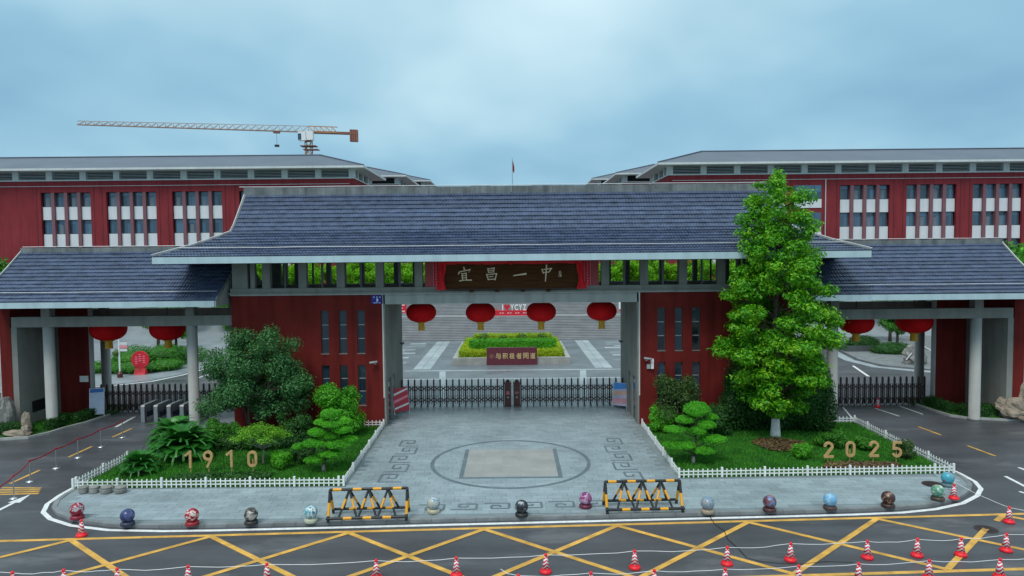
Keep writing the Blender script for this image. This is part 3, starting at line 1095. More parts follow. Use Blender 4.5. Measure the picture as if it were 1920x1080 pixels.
# hipped ends below the gables
for s in (-1, 1):
    mb = MB()
    for r in range(9):
        t0, t1 = r / 9, (r + 1) / 9
        for a, b in ((t0, t1),):
            xa, xb = 18.45 - 2.9 * a, 18.45 - 2.9 * b
            pa, pb = fprof(kt * a), fprof(kt * b)
            ya0, ya1, yb0, yb1 = pa[0], BY - pa[0], pb[0], BY - pb[0]
            mb.add([(s * xa, ya0, pa[1] + .03), (s * xa, ya1, pa[1] + .03), (s * xb, yb1, pb[1]), (s * xb, yb0, pb[1])], [(0, 1, 2, 3) if s > 0 else (3, 2, 1, 0)])
    gp(mb, 'hip_end', M['tile'])
    mb = MB().add([(s * 15.52, KY, KZ - .3), (s * 15.52, BY - KY, KZ - .3), (s * 15.52, BY - RY, RZ - .05), (s * 15.52, RY, RZ - .05)], [(0, 1, 2, 3)])
    gp(mb, 'gable', M['concrete'])
    # lightning conductor along hip and verge
    path = [(s * (half(t) + .02), fprof(t)[0], fprof(t)[1] + .13) for t in [k / 12 for k in range(13)]]
    gp(MB().tube(path, .026, 6), 'conductor', M['wire'])
    vr = [(s * (half(t) - .03), fprof(t)[0], fprof(t)[1] + .035) for t in [k / 12 for k in range(13)]]
    gp(MB().tube(vr, .07, 6), 'verge_cap', M['ridge'])
# ridge with weathered blocks
for k in range(26):
    x0 = -15.6 + k * 1.2
    hgt = 13.60 + random.uniform(-.012, .012)
    gp(MB().box(x0 + .006, x0 + 1.194, 40.02, 40.78, 13.1, hgt), 'ridge_block', M['ridge'])
gp(MB().tube([(-15.9, 40.2, 13.68)] + [(-15.6 + k * 2.6, 40.2, 13.67 + random.uniform(-.01, .01)) for k in range(1, 12)] + [(15.9, 40.2, 13.68)], .022, 6), 'conductor', M['wire'])
pt = fprof(.17)
gp(MB().tube([(-17.6 + k * 1.6, pt[0], pt[1] + .10 + random.uniform(-.012, .012)) for k in range(23)], .022, 6), 'conductor', M['wire'])
# fascia boards and soffit
gp(MB().box(-18.42, 18.42, EY - .02, EY + .16, 9.26, 9.60), 'fascia', M['fascia'])
gp(MB().box(-18.42, 18.42, BY - EY - .16, BY - EY + .02, 9.26, 9.60), 'fascia', M['fascia'])
for s in (-1, 1):
    a, b = sorted((s * 18.42, s * 18.26))
    gp(MB().box(a, b, EY + .16, BY - EY - .16, 9.26, 9.60), 'fascia', M['fascia'])
gp(MB().box(-18.26, 18.26, EY + .16, BY - EY - .16, 9.402, 9.45), 'soffit', M['concrete'])

# ---- side pavilions
PE, PEZ, PR, PRZ = 36.1, 7.28, 40.0, 10.02
PB = 2 * 40.1
sprof, sseg, stot = smooth_prof([(PE, PEZ), (37.4, 8.05), (38.7, 8.98), (PR, PRZ)])
for s in (-1, 1):
    pav = thing('side_pavilion', ('tiled side pavilion over the drive with turnstiles, adjoining the red gatehouse' if s < 0
                                  else 'tiled side pavilion over the drive beyond the tall broadleaf tree, adjoining the red gatehouse'),
                'pavilion', (s * 22, 38.2, 0))

    def pp(mb, name, m, smooth=False):
        o = mb.build(name, m, pav, smooth)
        o.location = (-s * 22, -38.2, 0)
        return o

    def X(a, b):
        return sorted((s * a, s * b))
    xi, xo = X(15.72, 28.6)
    stuff(pp(tile_field(sprof, lambda t: xi, lambda t: xo, 14), 'roof', M['tile']))
    stuff(pp(tile_field(lambda t: (PB - sprof(t)[0], sprof(t)[1]), lambda t: xi, lambda t: xo, 14, spp=2), 'roof_back', M['tile']))
    for e, off in ((15.70, 0), (28.62, 0)):
        path = [(s * e, sprof(k / 8)[0], sprof(k / 8)[1] + .035) for k in range(9)]
        pp(MB().tube(path, .06, 6), 'verge_cap', M['ridge'])
        if e > 20:
            pp(MB().tube([(p[0], p[1], p[2] + .1) for p in path], .026, 6), 'conductor', M['wire'])
        # gable board under the verge
        x0, x1 = X(e, e - .06 if e > 20 else e + .06)
        poly = [(PE, 6.97)] + [(sprof(k / 8)[0], sprof(k / 8)[1] - .01) for k in range(9)] + [(PB - sprof(k / 8)[0], sprof(k / 8)[1] - .01) for k in range(8, -1, -1)] + [(PB - PE, 6.97)]
        pp(MB().xprism(poly, x0, x1), 'gable_board', M['concrete_lt'])
    for k in range(11):
        x0 = 15.72 + k * 1.175
        a, b = X(x0 + .006, x0 + 1.169)
        pp(MB().box(a, b, 39.86, 40.34, 9.9, 10.22 + random.uniform(-.01, .01)), 'ridge_block', M['ridge'])
    pp(MB().tube([(s * (15.8 + k * 1.6), 40.0, 10.29 + random.uniform(-.01, .01)) for k in range(9)], .02, 6), 'conductor', M['wire'])
    q = sprof(.16)
    pp(MB().tube([(s * (15.9 + k * 1.4), q[0], q[1] + .10 + random.uniform(-.01, .01)) for k in range(10)], .02, 6), 'conductor', M['wire'])
    a, b = X(15.78, 28.54)
    pp(MB().box(a, b, PE - .02, PE + .14, 6.965, 7.275), 'fascia', M['fascia'])
    pp(MB().box(a, b, PB - PE - .14, PB - PE + .02, 6.965, 7.275), 'fascia', M['fascia'])
    pp(MB().box(a, b, PE + .14, PB - PE - .14, 7.10, 7.16), 'soffit', M['concrete'])
    # beams
    a, b = X(15.51, 27.95)
    pp(MB().box(a, b, 37.95, 38.45, 5.78, 6.35), 'beam', M['concrete'])
    pp(MB().box(a, b, 43.85, 44.25, 5.78, 6.35), 'beam', M['concrete'])
    for (cx_, cy_) in ((26.05, 38.2), (18.0, 38.2), (26.4, 44.05), (18.0, 44.05)):
        c = MB().lathe([(.31, 0), (.31, .12), (.285, .14), (.285, 5.78)], 24, (s * cx_, cy_, 0.0))
        pp(c, 'column', M['concrete_lt'], True)
        pp(MB().box(s * cx_ - .24, s * cx_ + .24, cy_ - .24, cy_ + .24, 6.352, 7.098), 'column_head', M['concrete'])
    # outer pier: red outside, grey inside, and the recessed red screen wall
    a, b = X(28.05, 28.65)
    pp(MB().box(a, b, 38.0, 44.2, 0, 7.09), 'pier', M['red_wall'])
    a, b = X(27.72, 28.05)
    pp(MB().box(a, b, 38.03, 44.0, 0, 5.775), 'pier_lining', M['concrete'])
    a, b = X(25.85, 27.72)
    pp(MB().box(a, b, 41.5, 41.8, 0, 7.09), 'screen_wall', M['red_wall'])
    a, b = X(25.77, 25.85)
    pp(MB().box(a, b, 41.46, 41.82, 0, 7.09), 'screen_trim', M['concrete_lt'])
    a, b = X(28.65, 28.69)
    pp(MB().box(a, b, 37.97, 38.05, 0, 7.09), 'corner_trim', M['edge_trim'])
    if s < 0:
        pp(MB().box(-27.72, -27.69, 39.0, 40.3, .75, 1.4), 'vent_grille', M['black'])
        pp(MB().box(-26.5, -25.98, 41.47, 41.498, 2.05, 2.42), 'wall_notice', M['white'])

# ================================================================== PLAZA AND STAIRS BEHIND THE GATE
plaza = struct(MB().sheet([(-16, 44.0), (16, 44.0), (16, 76.6), (-16, 76.6)], 0.012).build('plaza', M['plaza']))
for s in (-1, 1):
    for k in range(9):
        y0 = 57.2 + k * 2.08
        for j, (x0, x1) in enumerate(((6.95, 7.66), (7.70, 8.41))):
            a, b = sorted((s * x0, s * x1))
            MB().box(a, b, y0, y0 + 2.05, -.01, .02).build('light_slab', M['plaza_lt'], plaza)
    for k in range(12):
        y0 = 45.2 + k * 2.6
        for x0, wd, dy in ((9.6, 1.7, .9), (12.0, 1.4, 1.2), (10.6, .9, .7), (13.4, 1.2, .9)):
            xx = x0 + random.uniform(-.5, .5)
            yy = y0 + random.uniform(-.6, .8)
            a, b = sorted((s * xx, s * (xx + wd)))
            MB().box(a, b, yy, yy + dy, -.01, .017 + random.uniform(0, .004)).build('mid_slab', random.choice([M['plaza_md'], M['plaza_md'], M['plaza_lt']]), plaza)
for y0, y1, m in ((52.2, 52.7, 'plaza_lt'), (49.6, 51.9, 'plaza_md'), (56.2, 56.6, 'plaza_lt'), (46.2, 47.8, 'plaza_md')):
    for k in range(16):
        x0 = -9 + k * 1.125
        MB().box(x0 + .01, x0 + 1.115, y0, y1, -.01, .0245).build('band_slab', M[m], plaza)
for s in (-1, 1):
    mbs = MB()
    mbs.ribbon([(s * 4.7, 45), (s * 5.8, 56)], .5, .0275)
    mbs.build('paving_strip', M['plaza_lt'], plaza)

stairs = struct(MB().box(-26, 26, 76.5, 76.52, 0, .01).build('grand_stairs', M['step']))
y, z = 76.5, 0.0
for fl in range(2):
    for k in range(15):
        z += 0.153
        o = MB().box(-24, 24, y, y + .36 if k < 14 else y + 2.4, z - .2, z - .03)
        o.box(-24.02, 24.02, y - .03, y + .36 if k < 14 else y + 2.4, z - .03, z)
        o.build('step', M['step'], stairs)
        y += 0.345
    y += 2.0
TERR_Y, TERR_Z = y + .05, z
struct(MB().box(-90, 90, TERR_Y, 330, -.02, TERR_Z).build('upper_terrace', M['plaza']))
for s in (-1, 1):
    a, b = sorted((s * 24.05, s * 90))
    struct(MB().add([(a, 76.6, -.02), (b, 76.6, -.02), (b, TERR_Y, TERR_Z - .02), (a, TERR_Y, TERR_Z - .02)], [(0, 1, 2, 3)]).build('embankment', M['plaza_md']))

# planter with hedges and the name stone
pl = thing('planter', 'low stone planter filled with clipped yellow and green hedges on the plaza', 'planter', (0, 64, 0))


def lp(mb, name, m, par, loc, smooth=False):
    o = mb.build(name, m, par, smooth)
    o.location = (-loc[0], -loc[1], -loc[2])
    return o


for (x0, x1, y0, y1) in ((-5.25, 5.05, 59.35, 59.75), (-5.25, 5.05, 70.4, 70.8), (-5.25, -4.85, 59.75, 70.4), (4.65, 5.05, 59.75, 70.4)):
    lp(MB().box(x0, x1, y0, y1, .012, .62), 'kerb_wall', M['stone_lt'], pl, (0, 64, 0))
lp(MB().box(-4.85, 4.65, 59.75, 70.4, .012, .5), 'soil', M['mulch'], pl, (0, 64, 0))


def hedge_part(x0, x1, y0, y1, z0, z1, n, m, size, par, loc, name='hedge'):
    P, N = box_points(x0, x1, y0, y1, z0, z1, n)
    o = obj(name, leaf_mesh(name, P, N, size, m, .6, .6), par)
    o.location = (-loc[0], -loc[1], -loc[2])
    c = MB().box(x0 + .06, x1 - .06, y0 + .06, y1 - .06, z0, z1 - .08).build('hedge_core', m, par)
    c.location = o.location
    return o


hedge_part(-4.7, 4.5, 60.0, 61.0, .5, 1.15, 5000, M['leaf_lime'], .13, pl, (0, 64, 0))
hedge_part(-4.7, -3.7, 61.0, 70.0, .5, 1.15, 4000, M['leaf_lime'], .13, pl, (0, 64, 0))
hedge_part(3.5, 4.5, 61.0, 70.0, .5, 1.15, 4000, M['leaf_lime'], .13, pl, (0, 64, 0))
hedge_part(-3.9, 3.9, 61.6, 63.0, .5, 1.85, 7000, M['leaf_bright'], .12, pl, (0, 64, 0))
hedge_part(-3.6, 3.4, 63.4, 68.0, .5, 1.15, 7000, M['leaf_bright'], .12, pl, (0, 64, 0))
hedge_part(-3.9, 3.9, 68.4, 70.0, .5, 1.55, 5000, M['leaf_lime'], .13, pl, (0, 64, 0))
for x, yy in ((-2.8, 66.8), (-.9, 65.5), (.9, 66.8), (2.9, 66.8)):
    P, N = blob_points([((x, yy, 1.5), (.55, .55, .42))], 500)
    o = obj('small_shrub', leaf_mesh('small_shrub', P, N, .13, M['leaf_dark'], .5), pl, (0, -64, 0))
ns = thing('name_stone', 'dark red granite name stone with gold characters set against the planter', 'stone sign', (-.07, 59.1, .012))
MB().box(-2.2, 2.2, 0, .22, 0, 1.53).build('slab', M['red_stone'], ns)
for k, ch in enumerate('与积极者同道'):
    obj('character', text_mesh(ch, 'character', M['gold'], .46, .52, .02, 0.014), ns, (-1.18 + k * .6, -.012, .80))
em = MB().lathe([(.2, 0), (.2, .01), (.15, .015)], 20).build('emblem', mat('emblem', (.2, .09, .07), .5), ns, loc=(-1.75, -.002, .78))
em.rotation_euler = (PI / 2, 0, 0)

hs = thing('letter_sign', 'white I heart YCYZ letters standing on a red base on the stair landing', 'letter sign', (.15, 82.4, 2.295))
MB().box(-3.4, 3.4, 0, .5, 0, .62).build('base', M['sign_red'], hs)
for k in range(4):
    g = MB()
    x = -1.6 + k * .95
    for d_ in (0, .3):
        g.bar((x + d_ - .1, -.012, .3), (x + d_ + .12, -.012, .33), .02, .05)
        g.bar((x + d_, -.012, .2), (x + d_ + .02, -.012, .42), .02, .05)
    g.build('base_lettering', M['white'], hs)
obj('letter_i', text_mesh('I', 'letter', M['white'], .14, .72, .14), hs, (-1.31, .25, .985))
heart = [(0, -.5), (-.46, -.02), (-.5, .22), (-.36, .44), (-.16, .44), (0, .26), (.16, .44), (.36, .44), (.5, .22), (.46, -.02)]
hm = MB()
n_ = len(heart)
hm.add([(p[0] * 1.0, -.07, p[1]) for p in heart] + [(p[0] * 1.0, .07, p[1]) for p in heart],
       [tuple(range(n_)), tuple(range(n_, 2 * n_))[::-1]] + [(i, n_ + i, n_ + (i + 1) % n_, (i + 1) % n_) for i in range(n_)])
hm.build('heart', M['sign_red'], hs, loc=(-.79, .25, .99)).scale = (.74, 1, .76)
for k, ch in enumerate('YCYZ'):
    obj('letter', text_mesh(ch, 'letter', M['white'], .44, .72, .14, 0.025), hs, (-.15 + k * .50, .25, .985))
mt = MB()
for a, b in (((-2.1, .2, .65), (-1.85, .2, 1.05)), ((-1.85, .2, 1.05), (-1.6, .2, .65)), ((-2.35, .2, .65), (-2.15, .2, .9)), ((-2.15, .2, .9), (-1.95, .2, .65))):
    mt.bar(a, b, .08, .08)
mt.build('mountain_outline', mat('pale_red', (.5, .2, .2), .6), hs)
# red hoardings flanking the stairs
for s, lb in ((-1, 'red printed hoarding with white lettering rows at the left stair flank'), (1, 'white and red printed hoarding at the right stair flank')):
    hb = thing('hoarding', 'red printed hoarding with rows of white lettering beside the stairs' if s < 0 else 'white hoarding with a red foot beside the stairs', 'hoarding', (s * 15.3 + (-.2 if s < 0 else .3), 84.3, 2.3))
    MB().box(-2.4, 2.4, 0, .08, .1 if s < 0 else .5, 2.0).build('panel', M['sign_red'] if s < 0 else M['white'], hb)
    MB().box(-2.4, 2.4, -.01, .07, -.3 if s < 0 else .1, .08 if s < 0 else .49).build('skirting', M['sign_red'] if s > 0 else M['pink'], hb)
    for k in range(4):
        MB().box(.3 - k * .1, 2.2 - .25 * (k % 2), -.02, -.001, .45 + k * .38, .55 + k * .38).build('text_row', M['white'] if s < 0 else M['frame_lt'], hb)

# ================================================================== FAR BUILDINGS


def school_block(label, s, x0, x1, yf, yb, eave, base, groups, rows=3, detail=True):
    """red school block; x measured outwards from the axis, s = side"""
    b = thing('school_building', label, 'building', (s * (x0 + x1) / 2, yf, base), group='red school buildings behind the gate')
    ox = s * (x0 + x1) / 2

    def q(mb, name, m, par=b):
        o = mb.build(name, m, par)
        if par is b:
            o.location = (-ox, -yf, -base)
        return o

    def X(a, c):
        return sorted((s * a, s * c))
    zt = eave - 1.45
    holes = []
    for g0 in groups:
        a, c = X(g0, g0 + 7.25)
        holes.append((a, c, zt - 1.65 - 3.97 * rows + .05, zt - 1.65))
    a, c = X(x0, x1)
    mb = MB()
    holes_wall(mb, a, c, base, zt, yf, yf + .35, holes)
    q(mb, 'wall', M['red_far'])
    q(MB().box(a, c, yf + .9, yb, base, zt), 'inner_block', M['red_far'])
    if s < 0:
        q(MB().box(c - .3, c, yf + .35, yf + .9, base, zt), 'return_wall', M['red_far'])
    else:
        q(MB().box(a, a + .3, yf + .35, yf + .9, base, zt), 'return_wall', M['red_far'])
    q(MB().box(a - .12, c + .12, yf - .12, yb + .12, zt, zt + .16), 'ledge', M['far_white'])
    # louvre storey
    q(MB().box(a + .5, c - .5, yf + .6, yb - .6, zt + .16, eave - .05), 'louvre_core', M['dark'])
    n = int((x1 - x0) / 4.75)
    for k in range(n + 1):
        px = x0 + .25 + k * (x1 - x0 - .5) / n
        pa, pb = X(px - .45, px + .45)
        q(MB().box(pa, pb, yf + .02, yf + .55, zt + .16, eave - .02), 'louvre_pillar', M['far_white'])
        if detail and k < n:
            w = (x1 - x0 - .5) / n
            la, lb = X(px + .45, px + w - .45)
            mb = MB()
            for j in range(5):
                zz = zt + .28 + j * .22
                mb.box(la, lb, yf + .2, yf + .34, zz, zz + .075)
            q(mb, 'louvre', M['louver'])
    for k in range(4):   # pillars of the return side
        yy = yf + 3.2 + k * 3.6
        if yy > yb:
            break
        pa, pb = X(x0 + .02, x0 + .55)
        q(MB().box(pa, pb, yy - .4, yy + .4, zt + .16, eave - .02), 'louvre_pillar', M['far_white'])
        if k < 3 and yy + 3.2 < yb:
            mb = MB()
            pa, pb = X(x0 + .2, x0 + .34)
            for j in range(5):
                zz = zt + .28 + j * .22
                mb.box(pa, pb, yy - 2.8, yy - .4, zz, zz + .075)
            q(mb, 'louvre', M['louver'])
    # hipped roof with deep eaves
    ov = 1.9
    rise = 2.75
    run = (yb - yf) / 2 + ov
    xa, xb = x0 - ov, x1 + ov
    ym = (yf + yb) / 2
    V = [(s * xa, yf - ov, eave + .2), (s * xb, yf - ov, eave + .2), (s * xb, yb + ov, eave + .2), (s * xa, yb + ov, eave + .2),
         (s * (xa + run), ym, eave + .2 + rise), (s * (xb - run * .2), ym, eave + .2 + rise)]
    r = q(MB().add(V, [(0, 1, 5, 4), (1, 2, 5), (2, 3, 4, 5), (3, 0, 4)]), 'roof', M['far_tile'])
    ea, eb = X(xa, xb)
    e = MB().box(ea, eb, yf - ov, yb + ov, eave - .12, eave + .19)
    q(e, 'eave', M['far_white'])
    mb = MB()
    for p0, p1 in ((V[0], V[4]), (V[4], V[5]), (V[3], V[4])):
        mb.tube([(p0[0], p0[1], p0[2] + .05), (p1[0], p1[1], p1[2] + .08)], .10, 6)
    q(mb, 'ridge_cap', M['far_tile'])
    # windows: each bay of four lights per storey between fins, pale panels below
    if detail:
        win_me = {}
        for g0 in groups:
            for col in range(4):
                wa = g0 + .15 + col * 1.9
                a, c = X(wa, wa + 1.30)
                for rr in range(rows):
                    zt1 = zt - 1.65 - rr * 3.97
                    w = q(MB().box(a, c, yf + .55, yf + .62, zt1 - 2.05, zt1 - .02), 'window', M['frame'])
                    for (u0, u1, v0, v1) in ((.05, .62, .06, 1.45), (.66, 1.25, .06, 1.45), (.05, 1.25, 1.50, 1.98)):
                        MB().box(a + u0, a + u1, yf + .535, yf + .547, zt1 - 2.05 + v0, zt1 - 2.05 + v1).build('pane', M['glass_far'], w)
                    if random.random() < .35:
                        MB().box(a + .3, a + .8, yf + .53, yf + .534, zt1 - 2.0, zt1 - .75).build('blind', mat('blind', (.15, .17, .2)) if 'blind' not in M else M['blind'], w)
                    q(MB().box(a - .05, c + .05, yf + .30, yf + .5, zt1 - 3.95, zt1 - 2.07), 'spandrel_panel', M['far_panel'])
                if col < 3:
                    fa, fb = X(wa + 1.36, wa + 1.83)
                    q(MB().box(fa, fb, yf + .02, yf + .6, zt - 1.65 - 3.97 * rows + .05, zt - 1.66), 'fin', M['fin'])
    for g0 in groups if detail else []:
        for e in (-.55, 7.8):
            ja, jb = X(g0 + e, g0 + e + .09)
            q(MB().box(ja, jb, yf - .012, yf - .002, base, zt - .9), 'panel_joint', M['joint'])
    # thin white pipe line on the wall
    pa, pb = X(x0 + .6, x1 - .5)
    q(MB().box(pa, pb, yf - .07, yf - .02, zt - .78, zt - .72), 'pipe', M['far_white'])
    return b


M['blind'] = mat('blind', (0.15, 0.18, 0.21), .6)
school_block('long red school block with the tower crane rising behind its roof', -1, 22.9, 92, 100, 113.5, 22.45, 0, [32.4, 42.15, 51.75, 61.3])
rb = school_block('long red school block with a glazed stairwell and no crane behind it', 1, 22.9, 92, 100, 113.5, 22.45, 0, [28.8, 47.95, 57.65, 67.3, 77.0])
# glazed stairwell on the right block
t = MB()
o_ = (-(22.9 + 92) / 2, -100, 0)
for k in range(3):
    z1 = 19.4 - k * 3.97
    g = MB().box(41.2, 45.2, 99.93, 99.99, z1 - 2.0, z1).build('stair_window', M['frame'], rb)
    g.location = o_
    for i in range(4):
        for j in range(2):
            MB().box(41.3 + i * .97, 42.2 + i * .97, 99.9, 99.925, z1 - 1.95 + j * .98, z1 - 1.02 + j * .98).build('pane', M['glass_far'], g)
    g = MB().box(41.2, 45.2, 99.9, 99.99, z1 - 3.3, z1 - 2.03).build('spandrel_panel', M['far_panel'], rb)
    g.location = o_
MB().box(45.75, 45.85, 99.88, 99.97, 8, 20.2).build('downpipe', M['far_white'], rb).location = o_
school_block('second red school block in the row, just beyond the crane-side block', -1, 22.2, 60, 135, 150, 25.2, 4.6, [30, 40, 50], 3, False)
school_block('second red school block in the row, just beyond the stairwell block', 1, 22.2, 60, 135, 150, 25.2, 4.6, [30, 40, 50], 3, False)
school_block('farthest small-looking red school block in the row on the crane side', -1, 22.0, 55, 173, 188, 28.4, 4.6, [30, 40], 3, False)
school_block('farthest small-looking red school block in the row on the stairwell side', 1, 22.0, 55, 173, 188, 28.4, 4.6, [30, 40], 3, False)

# tower crane
J0, J1 = Vector((-64.5, 220, 49.6)), Vector((-130.0, 207.0, 50.1))
cr = thing('tower_crane', 'tower crane with a long pale lattice jib above the school roofs', 'crane', (J0.x, J0.y, 0))


def cp(mb, name, m):
    o = mb.build(name, m, cr)
    o.location = (-J0.x, -J0.y, 0)
    return o


dj = (J1 - J0)
dn = dj.normalized()
sd_ = dn.cross(Vector((0, 0, 1))).normalized()


def lattice(mb, p0, p1, w0, h0, w1, h1, n, r):
    pts = []
    for k in range(n + 1):
        f = k / n
        c = p0.lerp(p1, f)
        w, h = w0 + (w1 - w0) * f, h0 + (h1 - h0) * f
        pts.append((c + sd_ * w / 2, c - sd_ * w / 2, c + Vector((0, 0, h))))
    for a, b in zip(pts, pts[1:]):
        for i in range(2):
            mb.bar(a[i], a[2], r * .55); mb.bar(a[2], b[i], r * .55)
        mb.bar(a[0], a[1], r * .5)
    return pts


mb = MB()
pts = lattice(mb, J0, J1, 1.4, 1.9, .9, 1.1, 30, .28)
cp(mb, 'jib_lattice', M['crane_white'])
mb = MB()
for i in range(3):
    for a, b in zip(pts, pts[1:]):
        mb.bar(a[i], b[i], .2 if i < 2 else .16)
cp(mb, 'jib_chords', M['crane_chord'])
C1 = J0 - dn * 15.5
mb = MB(); pts = lattice(mb, J0, J0 - dn * 9, 1.4, 1.9, 1.4, 1.9, 5, .3)
for i in range(3):
    mb.bar(pts[0][i], pts[-1][i], .26)
cp(mb, 'counter_jib_lattice', M['crane_yellow'])
cp(MB().bar(J0, C1, 1.5, .7), 'counter_jib', M['crane_red'])
for k in range(4):
    c = C1 + dn * (.4 + k * .62)
    cp(MB().bar(c + Vector((0, 0, 1.2)), c - Vector((0, 0, 2.6)), .55, 1.5), 'counterweight', M['crane_red'])
cp(MB().bar(J0 - Vector((0, 0, .4)), J0 - Vector((0, 0, 3.0)), 1.9), 'slewing_unit', M['crane_red'])
cp(MB().box(J0.x - 2.6, J0.x - .2, J0.y - 2.4, J0.y - .9, 46.6, 49.4), 'cab', M['white'])
cp(MB().box(J0.x - .1, J0.x + 2.0, J0.y - 2.2, J0.y - .9, 46.8, 49.6), 'sign_panel', M['white'])
cp(MB().box(J0.x - 2.65, J0.x - 1.6, J0.y - 2.45, J0.y - 2.38, 46.8, 48.8), 'cab_glass', M['glass_far'])
mb = MB()
for k in range(24):
    z0 = k * 2.0
    for sx in (-1, 1):
        for sy in (-1, 1):
            mb.bar((J0.x + sx * .9, J0.y + sy * .9, z0), (J0.x + sx * .9, J0.y + sy * .9, z0 + 2.0), .24)
        mb.bar((J0.x + sx * .9, J0.y - .9, z0), (J0.x + sx * .9, J0.y + .9, z0 + 2), .14)
    mb.bar((J0.x - .9, J0.y - .9, z0), (J0.x + .9, J0.y - .9, z0 + 2), .16)
    mb.bar((J0.x - .9, J0.y + .9, z0 + 2), (J0.x + .9, J0.y + .9, z0), .16)
cp(mb, 'mast', M['crane_yellow'])
cp(MB().box(J0.x - 2.4, J0.x + 2.6, J0.y - 1.6, J0.y + 1.6, 45.0, 45.2), 'platform', M['crane_red'])
cp(MB().box(J0.x - 1.5, J0.x + 3.2, J0.y - 1.4, J0.y + 1.4, 43.9, 44.1), 'platform', M['crane_red'])
Tp = J0.lerp(J1, .145)
cp(MB().bar(Tp - dn * 1.0 - Vector((0, 0, .4)), Tp + dn * 1.0 - Vector((0, 0, .4)), 1.2, .5), 'trolley', M['crane_red'])
mb = MB()
mb.tube([Tp - Vector((0, 0, .5)), Tp - Vector((0, 0, 4.4))], .05, 5)
cp(mb, 'hoist_rope', M['black'])
cp(MB().bar(Tp - dn * .7 - Vector((0, 0, 4.6)), Tp + dn * .7 - Vector((0, 0, 4.6)), .5, .7), 'hook_block', M['black'])

fp = thing('flagpole', 'slender flagpole with a drooping dark red flag beyond the ridge', 'flagpole', (.2, 96, TERR_Z))
MB().tube([(0, 0, 0), (0, 0, 18.6)], [.10, .05], 8).build('pole', M['steel'], fp)
mb = MB()
V = []
for k in range(8):
    f = k / 7
    V += [(.04, 0, 18.3 - 1.5 * f), (.03 + .22 * math.sin(f * PI * .8) + .05, .08 * math.sin(f * 9), 18.15 - 1.75 * f)]
mb.add(V, [(2 * k, 2 * k + 1, 2 * k + 3, 2 * k + 2) for k in range(7)])
mb.build('flag', mat('flag', (.22, .02, .02), .8), fp)

# ================================================================== THINGS ON AND IN THE GATEHOUSE
nb = thing('name_board', 'long dark wooden name board with four cream brush characters over the passage', 'name board', (-.03, GY - .5, 8.46))
nb.rotation_euler = (math.radians(5), 0, 0)
MB().box(-3.62, 3.62, 0, .12, -.72, .72).build('board', M['wood'], nb)
mb = MB()
mb.box(-3.68, 3.68, -.03, .1201, .721, .78); mb.box(-3.68, 3.68, -.03, .1201, -.78, -.721)
mb.box(-3.68, -3.621, -.03, .1201, -.72, .72); mb.box(3.621, 3.68, -.03, .1201, -.72, .72)
mb.build('board_frame', mat('frame_wood', (.035, .014, .010), .4), nb)
SCL = 6.857 * 34.6


def zx(p):
    return ((p[0] - 955) / SCL, (182 - p[1]) / SCL)


GLY = [[([(343, 72), (352, 100)], (12, 20)), ([(276, 158), (288, 130)], (16, 12)), ([(286, 133), (350, 120), (432, 103), (406, 140)], (11, 13, 18, 7)),
        ([(318, 152), (326, 240)], (12, 13)), ([(318, 160), (374, 150)], (10, 12)), ([(373, 149), (376, 238)], (14, 12)), ([(325, 186), (372, 180)], (9, 10)),
        ([(325, 213), (372, 208)], (9, 10)), ([(286, 250), (350, 240), (440, 240)], (14, 10, 18))],
       [([(652, 90), (663, 148)], (13, 12)), ([(653, 96), (738, 86)], (10, 14)), ([(736, 86), (727, 142)], (15, 11)), ([(663, 119), (727, 113)], (9, 10)), ([(662, 143), (728, 137)], (10, 11)),
        ([(637, 166), (656, 240)], (14, 12)), ([(638, 172), (768, 160)], (10, 15)), ([(765, 160), (744, 242)], (16, 12)), ([(660, 201), (722, 194)], (9, 11)), ([(655, 234), (746, 229)], (11, 12))],
       [([(984, 188), (1060, 176), (1144, 166)], (14, 16, 24))],
       [([(1350, 108), (1366, 162)], (15, 12)), ([(1351, 116), (1474, 98)], (11, 15)), ([(1472, 98), (1440, 148)], (17, 11)), ([(1365, 153), (1441, 144)], (11, 11)),
        ([(1410, 55), (1402, 160), (1394, 264)], (16, 18, 11))]]
for g in GLY:
    mb = MB()
    for k, (pts, ws) in enumerate(g):
        brush(mb, [zx(p) for p in pts], [w / SCL for w in ws], .022 + .0012 * k)
    o = mb.build('character', M['gilt'], nb)
    o.location = (0, -.001, 0)
mb = MB()
for k, (a, b) in enumerate([((1588, 128), (1572, 142)), ((1570, 150), (1598, 144)), ((1582, 140), (1580, 172)), ((1566, 165), (1602, 160)), ((1570, 180), (1568, 206)), ((1580, 182), (1600, 178)), ((1582, 194), (1600, 190)), ((1578, 206), (1602, 202)), ((1592, 178), (1591, 206))]):
    brush(mb, [zx(a), zx(b)], [5 / SCL, 6 / SCL], .012 + .001 * k)
mb.build('signature', M['gilt'], nb).location = (0, -.001, 0)
for x in (-2.18, -.78, .62, 2.02):
    MB().xprism([(-.05, -.92), (-.08, -.80), (.04, -.781), (.12, -.80), (.12, -.92)], x - .12, x + .12).build('bracket', M['wood'], nb)

